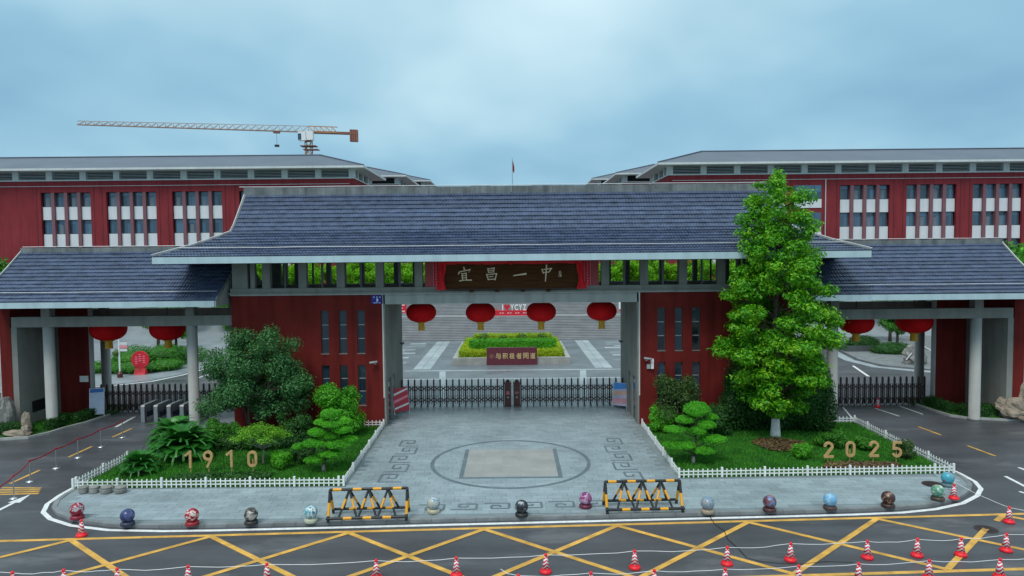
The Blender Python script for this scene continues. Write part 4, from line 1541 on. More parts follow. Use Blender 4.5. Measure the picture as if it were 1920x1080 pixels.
dr = thing('cloth_drape', 'bright red cloth swag draped around the wooden name board', 'drape', (-.03, GY - .62, 9.2))
mb = MB()
N_ = 60
V = []
for k in range(N_ + 1):
    x = -3.8 + 7.6 * k / N_
    sag = .07 * abs(math.sin((x + 3.8) / 7.6 * PI * 3)) + .02 * math.sin(k * 1.9)
    yo = .03 * math.sin(k * 1.3)
    V += [(x, yo + .05, .10), (x, yo - .04, .02), (x, yo, -.15 - .10 * math.exp(-((((x + 3.8) % 1.27) - .63) / .2) ** 2) * (1 if k % 20 < 3 else .15) + sag * .6)]
mb.add(V, [(3 * k + j, 3 * k + j + 1, 3 * k + j + 4, 3 * k + j + 3) for k in range(N_) for j in range(2)])
mb.build('swag', M['red_cloth'], dr)
for s in (-1, 1):
    V, n2 = [], 14
    for k in range(n2 + 1):
        f = k / n2
        z = .05 - 1.55 * f
        w = .16 + .05 * math.sin(f * 7) + .10 * f * f
        cxx = s * (3.72 + .10 * f)
        for j in range(7):
            u = j / 6 - .5
            V.append((cxx + u * w * 2, .04 * math.sin(j * 2.4 + f * 3) - .04, z))
    MB().add(V, [(7 * k + j, 7 * k + j + 1, 7 * k + j + 8, 7 * k + j + 7) for k in range(n2) for j in range(6)]).build('tail', M['red_cloth'], dr)
    MB().ell((s * 3.72, -.10, .02), (.16, .12, .12), 10, 6, .3).build('knot', M['red_cloth'], dr)
MB().ell((-.0, -.08, -.06), (.15, .09, .11), 10, 6, .3).build('knot', M['red_cloth'], dr)

# lanterns


def lantern(R, Hh):
    t = thing('lantern', '', 'lantern', group='red festival lanterns')
    prof = [(R * .30, Hh)]
    V, Fc = [], []
    n, k = 32, 14
    for i in range(k + 1):
        a = PI * (i / k) * .84 + PI * .08
        for j in range(n):
            b = 2 * PI * j / n
            rr = R * math.sin(a) ** .75 * (1 + (.022 if j % 2 else -.022))
            V.append((rr * math.cos(b), rr * math.sin(b), Hh * math.cos(a) / math.cos(PI * .08)))
    for i in range(k):
        for j in range(n):
            Fc.append((i * n + j, (i + 1) * n + j, (i + 1) * n + (j + 1) % n, i * n + (j + 1) % n))
    MB().add(V, Fc).build('body', M['lantern'], t, True)
    MB().lathe([(R * .38, Hh - .04), (R * .38, Hh + .08), (R * .2, Hh + .1)], 20).build('top_cap', M['tassel'], t)
    MB().lathe([(R * .26, -Hh - .07), (R * .36, -Hh + .03)], 20).build('bottom_cap', M['tassel'], t)
    mb = MB()
    for j in range(26):
        a = 2 * PI * j / 26
        r = R * .17
        mb.bar((r * math.cos(a), r * math.sin(a), -Hh - .05), (r * 1.12 * math.cos(a + .1), r * 1.12 * math.sin(a + .1), -Hh - .48 - random.uniform(0, .04)), .045, .03)
    mb.build('tassel', M['tassel'], t)
    return t


lm = lantern(.87, .56)
lm.location = (-5.37, 40.2, 6.22)
MB().tube([(0, 0, .6), (0, 0, .92)], .02, 6).build('cord', M['black'], lm)
lbls = ['red lantern hung in the main passage, next to the street number plate', 'red lantern hung just beside the I heart YCYZ letters, on the number-plate side',
        'red lantern hung just beside the I heart YCYZ letters, on the white wall-box side', 'red lantern hung in the main passage, nearest the poster board with blue sky']
lm['label'] = lbls[0]
for k, (x, z) in enumerate(((-1.87, 6.2), (1.71, 6.2), (5.28, 6.22))):
    c = copy_tree(lm); c.location = (x, 40.2, z); c['label'] = lbls[k + 1]
ls = lantern(.98, .66)
MB().tube([(0, 0, .7), (0, 0, 1.85)], .02, 6).build('cord', M['black'], ls)
ls.location = (-24.05, 40.5, 5.38)
ls['label'] = 'red lantern under the pavilion with turnstiles, beside the outer red screen wall'
for x, lb in ((-20.52, 'red lantern under the pavilion with turnstiles, above the round red sign'),
              (20.46, 'red lantern under the far pavilion, half behind the tall broadleaf tree'),
              (23.92, 'red lantern under the far pavilion, beside its outer red screen wall')):
    c = copy_tree(ls); c.location = (x, 40.5, 5.38); c['label'] = lb

# blue street number plate, wall camera, wall box
pt = thing('number_plate', 'blue street number plate with a white figure 1 on the tower corner', 'plate', (-7.45, GY - .005, 7.17))
MB().box(-.31, .31, -.025, 0, -.23, .23).build('plate', M['blue'], pt)
obj('figure', text_mesh('1', 'figure', M['white'], .09, .17, .008), pt, (.02, -.03, -.03))
for k in range(3):
    g = MB()
    x = -.17 + k * .17
    g.bar((x - .04, -.03, .15), (x + .04, -.03, .155), .008, .022); g.bar((x, -.03, .19), (x, -.03, .10), .008, .022); g.bar((x - .04, -.03, .105), (x + .045, -.03, .11), .008, .02)
    g.build('street_glyph', M['white'], pt)
MB().box(-.2, .02, -.03, -.026, -.195, -.165).build('small_print', M['white'], pt)
MB().box(.08, .2, -.03, -.026, -.195, -.165).build('small_print', M['white'], pt)
for (x, y, z, fx, lb) in ((-7.62, GY, 3.72, 1, 'grey bullet camera on a wall arm beside the tower windows'), (7.40, GY, 3.78, -1, 'grey bullet camera on a wall arm above the white wall box')):
    t = thing('wall_camera', lb, 'camera', (x, y, z))
    MB().tube([(0, 0, -.12), (0, -.18, -.12), (0, -.24, -.02)], .022, 8).build('arm', M['frame_lt'], t)
    MB().tube([(-.26 * fx, -.3, -.02), (.16 * fx, -.2, .03)], .06, 10).build('housing', M['frame_lt'], t, True)
    MB().lathe([(.06, 0), (.06, .03)], 12).build('wall_plate', M['frame_lt'], t, loc=(0, -.03, -.14))
wb = thing('wall_box', 'white and grey equipment boxes fixed to the red tower wall', 'wall box', (7.62, GY, 3.2))
MB().box(.02, .17, -.16, -.004, 0, .55).build('white_case', M['white'], wb)
MB().box(-.2, -.01, -.12, -.004, 0, .25).build('grey_case', M['frame_lt'], wb)
for (s, lb) in ((-1, 'small black camera on the passage lining, number-plate side'), (1, 'small black camera on the passage lining, wall-box side')):
    t = thing('passage_camera', lb, 'camera', (-7.05 if s < 0 else 6.92, 42.6, 4.1))
    MB().tube([(0, 0, 0), (-s * .16, -.05, .0)], .03, 8).build('arm', M['black'], t)
    MB().tube([(-s * .14, -.12, -.03), (-s * .2, .12, .02)], .06, 10).build('housing', M['black'], t)

# ---- folding gates


def folding_gate(name_label, x0, x1, y, h, pitch, box_side=0, zb=.12):
    t = thing('folding_gate', name_label, 'gate', ((x0 + x1) / 2, y, zb), group='dark retractable gates')
    w = x1 - x0
    n = int(round(w / pitch))
    p = w / n
    pm = MB()
    pm.box(-.046, .046, -.05, .05, .08, h - .02)
    pm.add([(-.036, -.05, h - .02), (.036, -.05, h - .02), (.036, .05, h - .02), (-.036, .05, h - .02), (-.022, -.02, h + .05), (.022, -.02, h + .05), (.022, .02, h + .05), (-.022, .02, h + .05)],
           [(0, 1, 5, 4), (1, 2, 6, 5), (2, 3, 7, 6), (3, 0, 4, 7), (4, 5, 6, 7)])
    pm.bar((0, -.05, .5), (0, -.24, .05), .05, .04); pm.bar((0, .05, .5), (0, .24, .05), .05, .04)
    pm.box(-.03, .03, -.27, -.21, 0, .09); pm.box(-.03, .03, .21, .27, 0, .09)
    pme = pm.mesh('gate_post', M['gate_metal'])
    lm_ = MB()
    for zc in (.40, h - .56):
        lm_.bar((-p / 2, -.03, zc - .15), (p / 2, -.03, zc + .15), .042, .05); lm_.bar((-p / 2, .03, zc + .15), (p / 2, .03, zc - .15), .042, .05)
    for xx in (-p * .17, p * .17):
        lm_.box(xx - .02, xx + .02, -.012, .012, .16, h - .38)
    lme = lm_.mesh('lattice', M['gate_metal'])
    for k in range(n + 1):
        obj('gate_post', pme, t, (-w / 2 + k * p, 0, 0))
        if k < n:
            obj('lattice', lme, t, (-w / 2 + (k + .5) * p, 0, 0))
    if box_side:
        bx = box_side * (w / 2 + .26)
        b = MB()
        b.box(bx - .23, bx + .23, -.34, .34, .06, h - .16)
        b.build('drive_box', M['gate_box'], t)
        MB().ell((bx, -.2, h - .14), (.13, .16, .17), 12, 8).build('drive_head', M['gate_metal'], t, True)
        for e in (-.215, .215):
            MB().box(bx + e - .015, bx + e + .015, -.36, -.341, .08, h - .26).build('edge_strip', M['frame_lt'], t)
        obj('character', text_mesh('昌' if box_side > 0 else '中', 'character', M['pink'], .2, .2, .01), t, (bx, -.348, h * .52))
        MB().box(bx - .05, bx + .05, -.35, -.342, h * .33, h * .38).build('mark', M['frame_lt'], t)
    return t


folding_gate('dark lattice retractable gate reaching from the number-plate tower to mid passage', -6.95, -.58, 42.45, 1.68, .395, 1)
folding_gate('dark lattice retractable gate reaching from the wall-box tower to mid passage', .50, 6.85, 42.45, 1.68, .395, -1)
folding_gate('dark lattice retractable gate behind the silver turnstiles under the side pavilion', -25.7, -18.6, 42.3, 1.70, .35, 0, 0)
folding_gate('dark lattice retractable gate with a traffic cone before it under the side pavilion', 18.6, 25.7, 42.3, 1.72, .37, 0, 0)

# sandwich boards


def easel(label, loc, rz, w, h, paint):
    t = thing('notice_board', label, 'notice board', loc, rz)
    lean = .28
    for s in (-1, 1):
        MB().bar((s * w / 2, 0, 0), (s * w / 2, lean, h), .035).build('leg', M['steel'], t)
        MB().bar((s * w / 2, lean + .4, 0), (s * w / 2, lean, h), .035).build('back_leg', M['steel'], t)

    def pt_(u, v, d=0):
        return (u * w / 2, lean * v - .03 - d, h * v)
    m = MB().add([pt_(-1, .12), pt_(1, .12), pt_(1, 1), pt_(-1, 1), pt_(-1, .12, -.02), pt_(1, .12, -.02), pt_(1, 1, -.02), pt_(-1, 1, -.02)],
                 [(0, 1, 2, 3), (7, 6, 5, 4), (0, 4, 5, 1), (1, 5, 6, 2), (2, 6, 7, 3), (3, 7, 4, 0)])
    m.build('panel', paint[0], t)
    for (q, mm) in paint[1]:
        MB().add([pt_(u, v, .006) for u, v in q], [tuple(range(len(q)))]).build('print', mm, t)
    return t


LB = mat('poster_blue', (.07, .30, .75), .5); PK = mat('poster_pink', (.75, .32, .38), .5); PE_ = mat('poster_peach', (.72, .42, .30), .5); LV = mat('poster_pale', (.52, .50, .66), .5)
easel('red notice board with slanting white bands leaning by the passage wall', (-6.62, 40.35, .12), math.radians(32), .95, 1.55,
      (mat('board_red', (.50, .03, .06), .5), [([(-.95, .72), (.95, .92), (.95, .98), (-.95, .80)], M['white']), ([(-.95, .44), (.95, .64), (.95, .72), (-.95, .55)], M['pink']), ([(-.95, .2), (.95, .36), (.95, .42), (-.95, .27)], M['white'])]))
easel('poster board with blue sky and pink landscape by the passage wall', (6.50, 41.35, .12), math.radians(-32), .95, 1.55,
      (LV, [([(-.96, .72), (.96, .80), (.96, .985), (-.96, .985)], LB), ([(-.96, .5), (.96, .55), (.96, .70), (-.96, .66)], PE_), ([(-.96, .16), (.96, .2), (.96, .42), (-.96, .38)], PK), ([(-.8, .2), (.4, .22), (.4, .26), (-.8, .24)], M['white'])]))
easel('white notice panel with a blue heading leaning before the folding gate', (-25.0, 40.6, .02), math.radians(20), .75, 1.75,
      (mat('panel_pale', (.50, .55, .70), .4), [([(-.96, .86), (.96, .86), (.96, .985), (-.96, .985)], mat('panel_blue', (.03, .14, .45), .5))]))

# turnstiles
for k in range(5):
    t = thing('turnstile', 'silver waist-high turnstile pedestal in the row under the pavilion', 'turnstile', (-21.62 + k * .76, 40.3, 0), group='turnstile row')
    mb = MB().xprism([(-.85, .0), (-.85, .92), (-.78, 1.0), (.78, 1.0), (.85, .92), (.85, 0), (.6, 0), (.6, .55), (-.6, .55), (-.6, 0)], -.11, .11)
    mb.build('case', M['steel'], t)
    MB().box(-.09, .09, -.7, .7, 1.002, 1.015).build('top_plate', M['frame_lt'], t)
    MB().box(-.012, .012, -.58, .58, .2, .54).build('glass_infill', M['glass'], t)
    MB().box(.112, .5, -.03, .03, .62, .82).build('wing', M['frame'], t)

# ================================================================== LOW WHITE PICKET FENCES


def fence(label, loc, runs):
    t = thing('picket_fence', label, 'fence', (loc[0], loc[1], .12))
    pk = MB()
    pk.box(-.024, .024, -.012, .012, 0, .34)
    pk.add([(-.024, -.012, .34), (.024, -.012, .34), (.024, .012, .34), (-.024, .012, .34), (0, 0, .38)], [(0, 1, 4), (1, 2, 4), (2, 3, 4), (3, 0, 4)])
    pme = pk.mesh('picket', M['white_paint'])
    bp = MB().box(-.04, .04, -.04, .04, 0, .42).mesh('post', M['white_paint'])
    for path in runs:
        for a, b in zip(path, path[1:]):
            a, b = Vector(a), Vector(b)
            d = b - a
            L_ = d.length
            ang = math.atan2(d.y, d.x)
            n = max(1, int(L_ / .20))
            for k in range(n):
                p = a + d * (k / n) - Vector(loc)
                if k % 9 == 0:
                    obj('post', bp, t, (p.x, p.y, 0), (0, 0, ang))
                else:
                    obj('picket', pme, t, (p.x, p.y, random.uniform(-.006, .006)), (random.uniform(-.03, .03), random.uniform(-.02, .02), ang))
            for z in (.12, .255):
                A, B = a - Vector(loc), b - Vector(loc)
                q = Vector((-d.y, d.x)).normalized() * .02
                MB().bar((A.x + q.x, A.y + q.y, z), (B.x + q.x, B.y + q.y, z), .02, .045).build('rail', M['white_paint'], t)
    return t


fence('low white picket fence round the bed with the spiky cycads', (-12.5, 32.5), [[(-18.1, 31.6), (-18.12, 27.66), (-7.0, 27.67), (-7.18, 37.44), (-9.3, 37.48)]])
fence('low white picket fence round the bed with the tall broadleaf tree', (12.8, 32.8), [[(7.05, 36.95), (6.95, 28.3), (18.66, 28.56), (18.84, 37.3), (17.6, 37.32)]])

# ================================================================== NUMBERS ON STAKES
def arc(cx_, cz, rx, rz, a0, a1, n=14):
    return [(cx_ + rx * math.cos(math.radians(a0 + (a1 - a0) * k / n)), cz + rz * math.sin(math.radians(a0 + (a1 - a0) * k / n))) for k in range(n + 1)]


NUM = {'1': [[(.07, -.34), (.07, .34)], [(.05, .33), (-.13, .19)]],
       '9': [arc(0, .145, .165, .165, 0, 333, 22), [(.165, .13), (.13, -.02), (-.03, -.34)]],
       '0': [[(.16, 0)] + arc(0, .15, .16, .155, 0, 180) + [(-.16, 0)] + arc(0, -.15, .16, .155, 180, 360) + [(.16, -.066)]],
       '2': [arc(0, .155, .16, .155, 175, -30) + [(-.16, -.305)], [(-.17, -.31), (.19, -.31)]],
       '5': [[(.17, .31), (-.14, .31)], [(-.14, .33), (-.15, .02)], [(-.15, .04)] + arc(0, -.13, .165, .18, 110, -150)]}
for txt, pos, lb in (('1', (-14.2, 29.5), "gold numeral one on a stake, right before the largest cycad"), ('9', (-13.38, 29.55), "gold numeral nine on a stake in the cycad bed"),
                     ('1', (-12.42, 29.55), "gold numeral one on a stake, between the numerals nine and zero"), ('0', (-11.42, 29.5), "gold numeral zero on a stake beside the small maple trunk"),
                     ('2', (14.02, 30.05), "gold numeral two on a stake, next to the small bright rounded shrub"), ('0', (15.02, 30.1), "gold numeral zero on a stake between two numeral twos"),
                     ('2', (16.08, 30.12), "gold numeral two on a stake, between the zero and the five"), ('5', (17.05, 30.02), "gold numeral five on a stake beside the loose olive-green shrub")):
    t = thing('numeral', lb, 'numeral', (pos[0], pos[1], .13), group='gold anniversary numerals')
    mb = MB()
    for k, st in enumerate(NUM[txt]):
        brush(mb, st, [.105] * len(st), .07 + .002 * k)
    mb.build('figure', M['digit'], t, loc=(0, 0, .62))
    MB().box(-.02 + (.05 if txt == '1' else 0), .02 + (.05 if txt == '1' else 0), .01, .024, -.1, .6).build('stake', M['digit'], t)

# ================================================================== PAINTED BALLS
BALLS = [((-15.88, 24.4), [(.30, .012, .03), (.30, .012, .03), (.45, .40, .42), (.08, .03, .05)], (.22, .012, .03), 'crimson painted ball with pale figures, beside the lone cone at the corner'),
         ((-13.68, 23.75), [(.03, .04, .12), (.03, .04, .12), (.05, .07, .20), (.10, .12, .25)], (.025, .03, .07), 'navy blue painted ball on a dark foot'),
         ((-11.39, 23.73), [(.35, .012, .02), (.35, .012, .02), (.62, .55, .52), (.35, .012, .02)], (.28, .012, .02), 'scarlet painted ball with a white blot'),
         ((-9.31, 23.76), [(.03, .028, .026), (.06, .055, .05), (.30, .28, .24), (.45, .44, .42)], (.02, .02, .02), 'black and pale grey painted ball on a black foot'),
         ((-7.24, 23.9), [(.10, .28, .36), (.30, .48, .52), (.60, .66, .66), (.06, .18, .28)], (.42, .43, .32), 'turquoise and white painted ball on a cream foot'),
         ((-2.96, 24.68), [(.42, .42, .36), (.38, .42, .42), (.12, .25, .40), (.50, .50, .44)], (.42, .39, .28), 'cream painted ball with a small blue patch'),
         ((.27, 24.26), [(.02, .022, .03), (.02, .022, .03), (.05, .06, .08), (.40, .42, .42)], (.016, .017, .02), 'black painted ball with grey flecks'),
         ((2.66, 25.02), [(.22, .05, .16), (.30, .10, .24), (.50, .32, .45), (.16, .03, .12)], (.12, .015, .04), 'purple and pink marbled painted ball'),
         ((7.03, 24.4), [(.20, .24, .28), (.30, .31, .31), (.08, .24, .45), (.25, .28, .30)], (.30, .24, .17), 'grey painted ball with a blue band on a tan foot'),
         ((9.32, 24.5), [(.12, .03, .04), (.16, .10, .12), (.08, .20, .40), (.34, .12, .13)], (.06, .02, .02), 'maroon painted ball with a bright blue patch'),
         ((11.59, 24.64), [(.12, .32, .55), (.16, .38, .60), (.30, .50, .62), (.08, .22, .42)], (.06, .035, .03), 'sky blue painted ball on a brown foot'),
         ((13.81, 24.8), [(.045, .020, .018), (.07, .03, .025), (.30, .15, .09), (.12, .14, .16)], (.04, .018, .015), 'dark brown painted ball with an orange crown'),
         ((16.05, 25.45), [(.08, .22, .20), (.14, .34, .20), (.50, .52, .46), (.28, .14, .05)], (.06, .04, .03), 'green and white map-painted ball beside the manhole cover'),
         ((17.38, 26.95), [(.06, .33, .42), (.06, .33, .42), (.08, .40, .50), (.40, .10, .16)], (.10, .16, .18), 'turquoise painted ball with a red top by the fence corner')]
for i, (p, cols, foot, lb) in enumerate(BALLS):
    t = thing('painted_ball', lb, 'stone ball', (p[0], p[1], .12), group='painted stone balls along the kerb')
    R = .24
    MB().ell((0, 0, 0), (R, R, R), 28, 18).build('ball', globe_mat('ball_paint', cols, 5.0, i * 3.1), t, True, loc=(0, 0, .34)).rotation_euler = (.3 * i, .5 * i, 1.1 * i)
    MB().lathe([(.22, 0), (.235, .02), (.235, .09), (.20, .13), (.15, .15)], 24).build('foot', mat('ball_foot', foot, .45, .2, 6), t, True)

# ================================================================== A-FRAME BARRIERS


def banded(mb, a, b, r, bands):
    a, b = Vector(a), Vector(b)
    k = len(bands)
    for i, c in enumerate(bands):
        mb.tube([a.lerp(b, i / k), a.lerp(b, (i + 1) / k)], r, 10, i in (0, k - 1), 0 if c == 'k' else 1)


def barrier(label, loc, rz):
    t = thing('road_barrier', label, 'barrier', loc, rz, 'black and yellow road barriers')
    Wd, Hh, DP = 1.38, 1.03, .46
    mm = [M['black'], M['yellow']]

    def part(name, a, b, bands, r=.052):
        mb = MB(); banded(mb, a, b, r, bands)
        return mb.build(name, mm, t, True)
    part('top_rail', (-Wd, 0, Hh), (Wd, 0, Hh), 'kyyykkkkyyykkkkyyykkkkyyykk'[:27])
    part('front_rail', (-Wd - .06, -DP, .15), (Wd + .06, -DP, .15), 'kkkkkkyyykkkkyyykkkkyyykkkkkk')
    part('back_rail', (-Wd, DP, .15), (Wd, DP, .15), 'kkkkkkyyykkkkyyykkkkyyykkkkkk')
    for s in (-1, 1):
        part('end_leg', (s * Wd, -DP, .0), (s * Wd, 0, Hh), 'kkyyyykkkk')
        part('end_leg', (s * Wd, DP, .0), (s * Wd, 0, Hh), 'kkyyyykkkk')
    for k in range(3):
        xc = -Wd + (k + 1) * 2 * Wd / 4
        for s in (-1, 1):
            part('strut', (xc, 0, Hh), (xc + s * .32, -DP, .15), 'kkkkyyyykkkk', .04)
            part('strut', (xc, 0, Hh), (xc + s * .32, DP, .15), 'kkkkyyyykkkk', .04)
    return t


barrier('black and yellow road barrier next to the turquoise and white ball', (-5.24, 24.28, .12), math.radians(2.5))
barrier('black and yellow road barrier next to the purple marbled ball', (4.75, 24.85, .12), math.radians(1.5))

# ================================================================== CONES AND TAPES
CH = .57
def cone_parts(t):
    MB().lathe([(.118, .135), (.044, CH - .085)], 20).build('sleeve', M['cone_stripe'], t, True)
    MB().lathe([(.040, CH - .09), (.050, CH - .06), (.046, CH - .015), (.02, CH), (.0, CH + .003)], 16).build('tip', M['cone_red'], t, True)
    b = MB()
    b.prism([(.185 * math.cos(a), .185 * math.sin(a)) for a in [PI / 8 + k * PI / 4 for k in range(8)]], .0, .03)
    b.lathe([(.178, .03), (.168, .055), (.135, .095), (.120, .138)], 20)
    b.build('base', M['cone_red'], t)


ROW1 = [(-14.45, 19.22), (-13.04, 19.35), (-11.52, 19.39), (-9.54, 19.52), (-7.27, 19.61), (-4.1, 19.79), (-1.74, 19.91), (0.93, 20.07), (3.64, 20.28), (6.5, 20.48), (8.53, 20.7), (10.97, 20.81), (12.59, 20.93), (13.96, 20.94), (15.59, 21.23)]
ROW2 = [(0.1, 18.76), (2.15, 18.87), (3.96, 18.97), (5.99, 19.03), (8.15, 19.18), (9.92, 19.28), (12.05, 19.44), (14.13, 19.47)]
c0 = thing('traffic_cone', 'red and white traffic cone along the far tape across the road', 'cone', (0, 0, 0), group='cones along the far tape')
cone_parts(c0)
for i, p in enumerate(ROW1):
    c = c0 if i == 0 else copy_tree(c0)
    c.location = (p[0], p[1], 0.016); c.rotation_euler = (random.uniform(-.02, .02), random.uniform(-.02, .02), random.uniform(-.4, .4))
for i, p in enumerate(ROW2):
    c = copy_tree(c0)
    c['label'] = 'red and white traffic cone along the second tape, towards the middle of the road'
    c['group'] = 'cones along the second tape'
    c.location = (p[0], p[1], 0.016); c.rotation_euler = (0, 0, random.uniform(-.4, .4))
for p, z, lb in (((-14.91, 23.1), 0.016, 'lone red and white cone at the meeting of yellow lines by the kerb'), ((17.33, 23.5), .016, 'red and white cone on the yellow border line beyond the broken diagonal'),
                 ((16.72, 25.55), .13, 'red and white cone on the pavement beside the map-painted ball'), ((22.41, 41.6), .0, 'small-looking red cone before the far folding gate'),
                 ((17.9, 38.0), .0, 'red cone half hidden behind the big clipped hedge by the drive'), ((-16.5, 37.0), .13, 'red and white cone glimpsed behind the osmanthus tree')):
    c = copy_tree(c0)
    c['label'] = lb
    del c['group']
    c.location = (p[0], p[1], z)


def tape(label, pts):
    path = []
    for a, b in zip(pts, pts[1:]):
        for k in range(5):
            f = k / 5
            path.append((a[0] + (b[0] - a[0]) * f, a[1] + (b[1] - a[1]) * f, a[2] + (b[2] - a[2]) * f - .10 * 4 * f * (1 - f) * (.3 + random.random() * .4)))
    path.append(pts[-1])
    return tag(MB().tube(path, .0085, 5).build('barrier_tape', M['white']), label, 'tape')


tape('white tape strung along the row of cones farther onto the road', [(-17.5, 19.9, .62)] + [(p[0], p[1], CH - .03) for p in ROW1] + [(18.0, 21.3, .62)])
tape('white tape strung along the second row of cones', [(-.4, 19.0, .62)] + [(p[0], p[1], CH - .03) for p in ROW2] + [(17.0, 19.75, .62)])
tape('thin white cord from the pavement cone to the cone on the yellow line', [(16.72, 25.55, .78), (17.33, 23.5, CH - .03), (19.0, 22.2, .6)])

# stanchions with belt
SP = [(-20.0, 26.9), (-20.8, 28.96), (-20.91, 30.81), (-20.96, 32.47), (-20.96, 34.31), (-20.92, 36.14)]
for i, p in enumerate(SP):
    t = thing('stanchion', 'steel stanchion carrying the dark red belt beside the drive', 'stanchion', (p[0], p[1], 0), group='belt stanchions')
    MB().lathe([(.17, 0), (.17, .02), (.05, .05), (.025, .06)], 20).build('foot', M['steel'], t, True)
    MB().tube([(0, 0, .05), (0, 0, .90)], .024, 10).build('post', M['steel'], t)
    MB().tube([(0, 0, .86), (0, 0, .95)], .034, 10).build('head', M['belt'], t)
mb = MB()
for a, b in zip([(-19.6, 25.4)] + SP, SP):
    n = 5
    for k in range(n):
        f0, f1 = k / n, (k + 1) / n
        p0 = Vector((a[0], a[1], .9)).lerp(Vector((b[0], b[1], .9)), f0); p1 = Vector((a[0], a[1], .9)).lerp(Vector((b[0], b[1], .9)), f1)
        p0.z -= .06 * 4 * f0 * (1 - f0); p1.z -= .06 * 4 * f1 * (1 - f1)
        mb.bar(p0, p1, .012, .05)
tag(mb.build('barrier_belt', M['belt']), 'dark red belt strung between the steel stanchions', 'belt')

# stone stools
for i, x in enumerate((-17.35, -16.93, -16.42, -15.85)):
    t = thing('stone_stool', 'low grey round stone seat in the row by the fence corner', 'stool', (x, 27.12, .125), group='stone stools by the fence')
    wd = .18 if i < 2 else .22
    MB().lathe([(wd * .86, 0), (wd, .03), (wd, .15), (wd * .9, .2)], 18).build('drum', M['rock_grey'], t)
    MB().lathe([(wd * .95, .2), (wd * 1.02, .22), (wd * .97, .26), (wd * .5, .275), (.0, .278)], 18).build('seat', M['rock_grey'], t, True)

# ================================================================== VEGETATION


def limb(mb, a, b, r0, r1, sag=.12, n=5):
    a, b = Vector(a), Vector(b)
    pts, rr = [], []
    for k in range(n + 1):
        f = k / n
        p = a.lerp(b, f)
        p += Vector((random.uniform(-1, 1), random.uniform(-1, 1), random.uniform(-.4, .4))) * sag * math.sin(f * PI)
        pts.append(p); rr.append(r0 + (r1 - r0) * f)
    mb.tube(pts, rr, 7)


# ---- tall broadleaf tree, tiered clumps of glossy leaves, limewashed foot
T0 = Vector((13.46, 34.67, .12))
tr = thing('broadleaf_tree', 'tall conical evergreen broadleaf tree with limewashed trunk foot', 'tree', T0)
zr = [(1.25, .7), (2.0, 1.9), (2.8, 2.6), (3.7, 2.95), (5.2, 3.1), (6.4, 3.0), (7.4, 2.75), (8.4, 2.55), (9.3, 2.2), (10.2, 1.95), (11.2, 1.8), (12.0, 1.55), (12.8, 1.15), (13.4, .6)]
blobs = []
mbw = MB()
mbw.tube([(0, 0, .9), (.05, 0, 3), (-.04, .05, 6), (.06, 0, 9), (0, 0, 12.9)], [.19, .16, .12, .08, .02], 10)
for i, (z, R) in enumerate(zip(np.linspace(1.5, 13.2, 30), np.interp(np.linspace(1.5, 13.2, 30), [a for a, _ in zr], [b for _, b in zr]))):
    n = max(2, int(R * 3.0))
    a0 = random.uniform(0, 6.28)
    for k in range(n):
        a = a0 + 2 * PI * k / n + random.uniform(-.35, .35)
        rr = R * random.uniform(.42, .88)
        rc = random.uniform(.38, .72) * (1 if R > 1.5 else .7)
        c = (rr * math.cos(a), rr * math.sin(a), z + random.uniform(-.25, .25) - .05 * rr)
        blobs.append((c, (rc, rc, rc * random.uniform(.5, .72))))
        if k % 2 == 0:
            limb(mbw, (0, 0, max(.9, c[2] - .5 * rr)), c, .055, .015)
blobs.append(((0, 0, 13.25), (.4, .4, .42)))
blobs.append(((-.25, 0, 12.7), (.6, .5, .4)))
mbw.build('trunk', M['bark'], tr, True)
MB().tube([(0, 0, -.02), (0, 0, .15), (.0, 0, .86), (0, 0, .95)], [.29, .25, .2, .19], 14).build('limewash_band', M['lime'], tr, True)
P, N = blob_points(blobs, 52000, .6, .5, .22)
obj('crown', leaf_mesh('crown', P, N, .21, M['leaf_big'], .42, .55), tr)

# ---- big clipped hedge mass behind the tree
hd = thing('clipped_hedge', 'large dark clipped evergreen hedge behind the limewashed trunk', 'hedge', (14.0, 36.0, .12))
P, N = blob_points([((-1.4, .15, 2.0), (1.35, .9, 2.3)), ((.2, .1, 1.6), (1.5, 1.0, 2.0)), ((1.7, -.1, 1.9), (1.2, 1.0, 2.3)), ((-2.2, .1, 1.0), (.9, .8, 1.2)), ((2.35, -.2, 1.1), (.75, .8, 1.4))], 26000, .22, .1, .1)
P[:, 2] = np.maximum(P[:, 2], .02)
obj('foliage', leaf_mesh('foliage', P, N, .15, M['leaf_dark'], .45, .6), hd)
mb = MB()
for c, r in (((-1.4, .15, 2.0), (1.15, .7, 2.0)), ((.2, .1, 1.6), (1.3, .8, 1.7)), ((1.7, -.1, 1.9), (1.0, .8, 2.0))):
    mb.ell(c, r, 14, 10, .15)
mb.build('inner_growth', M['leaf_dark'], hd)

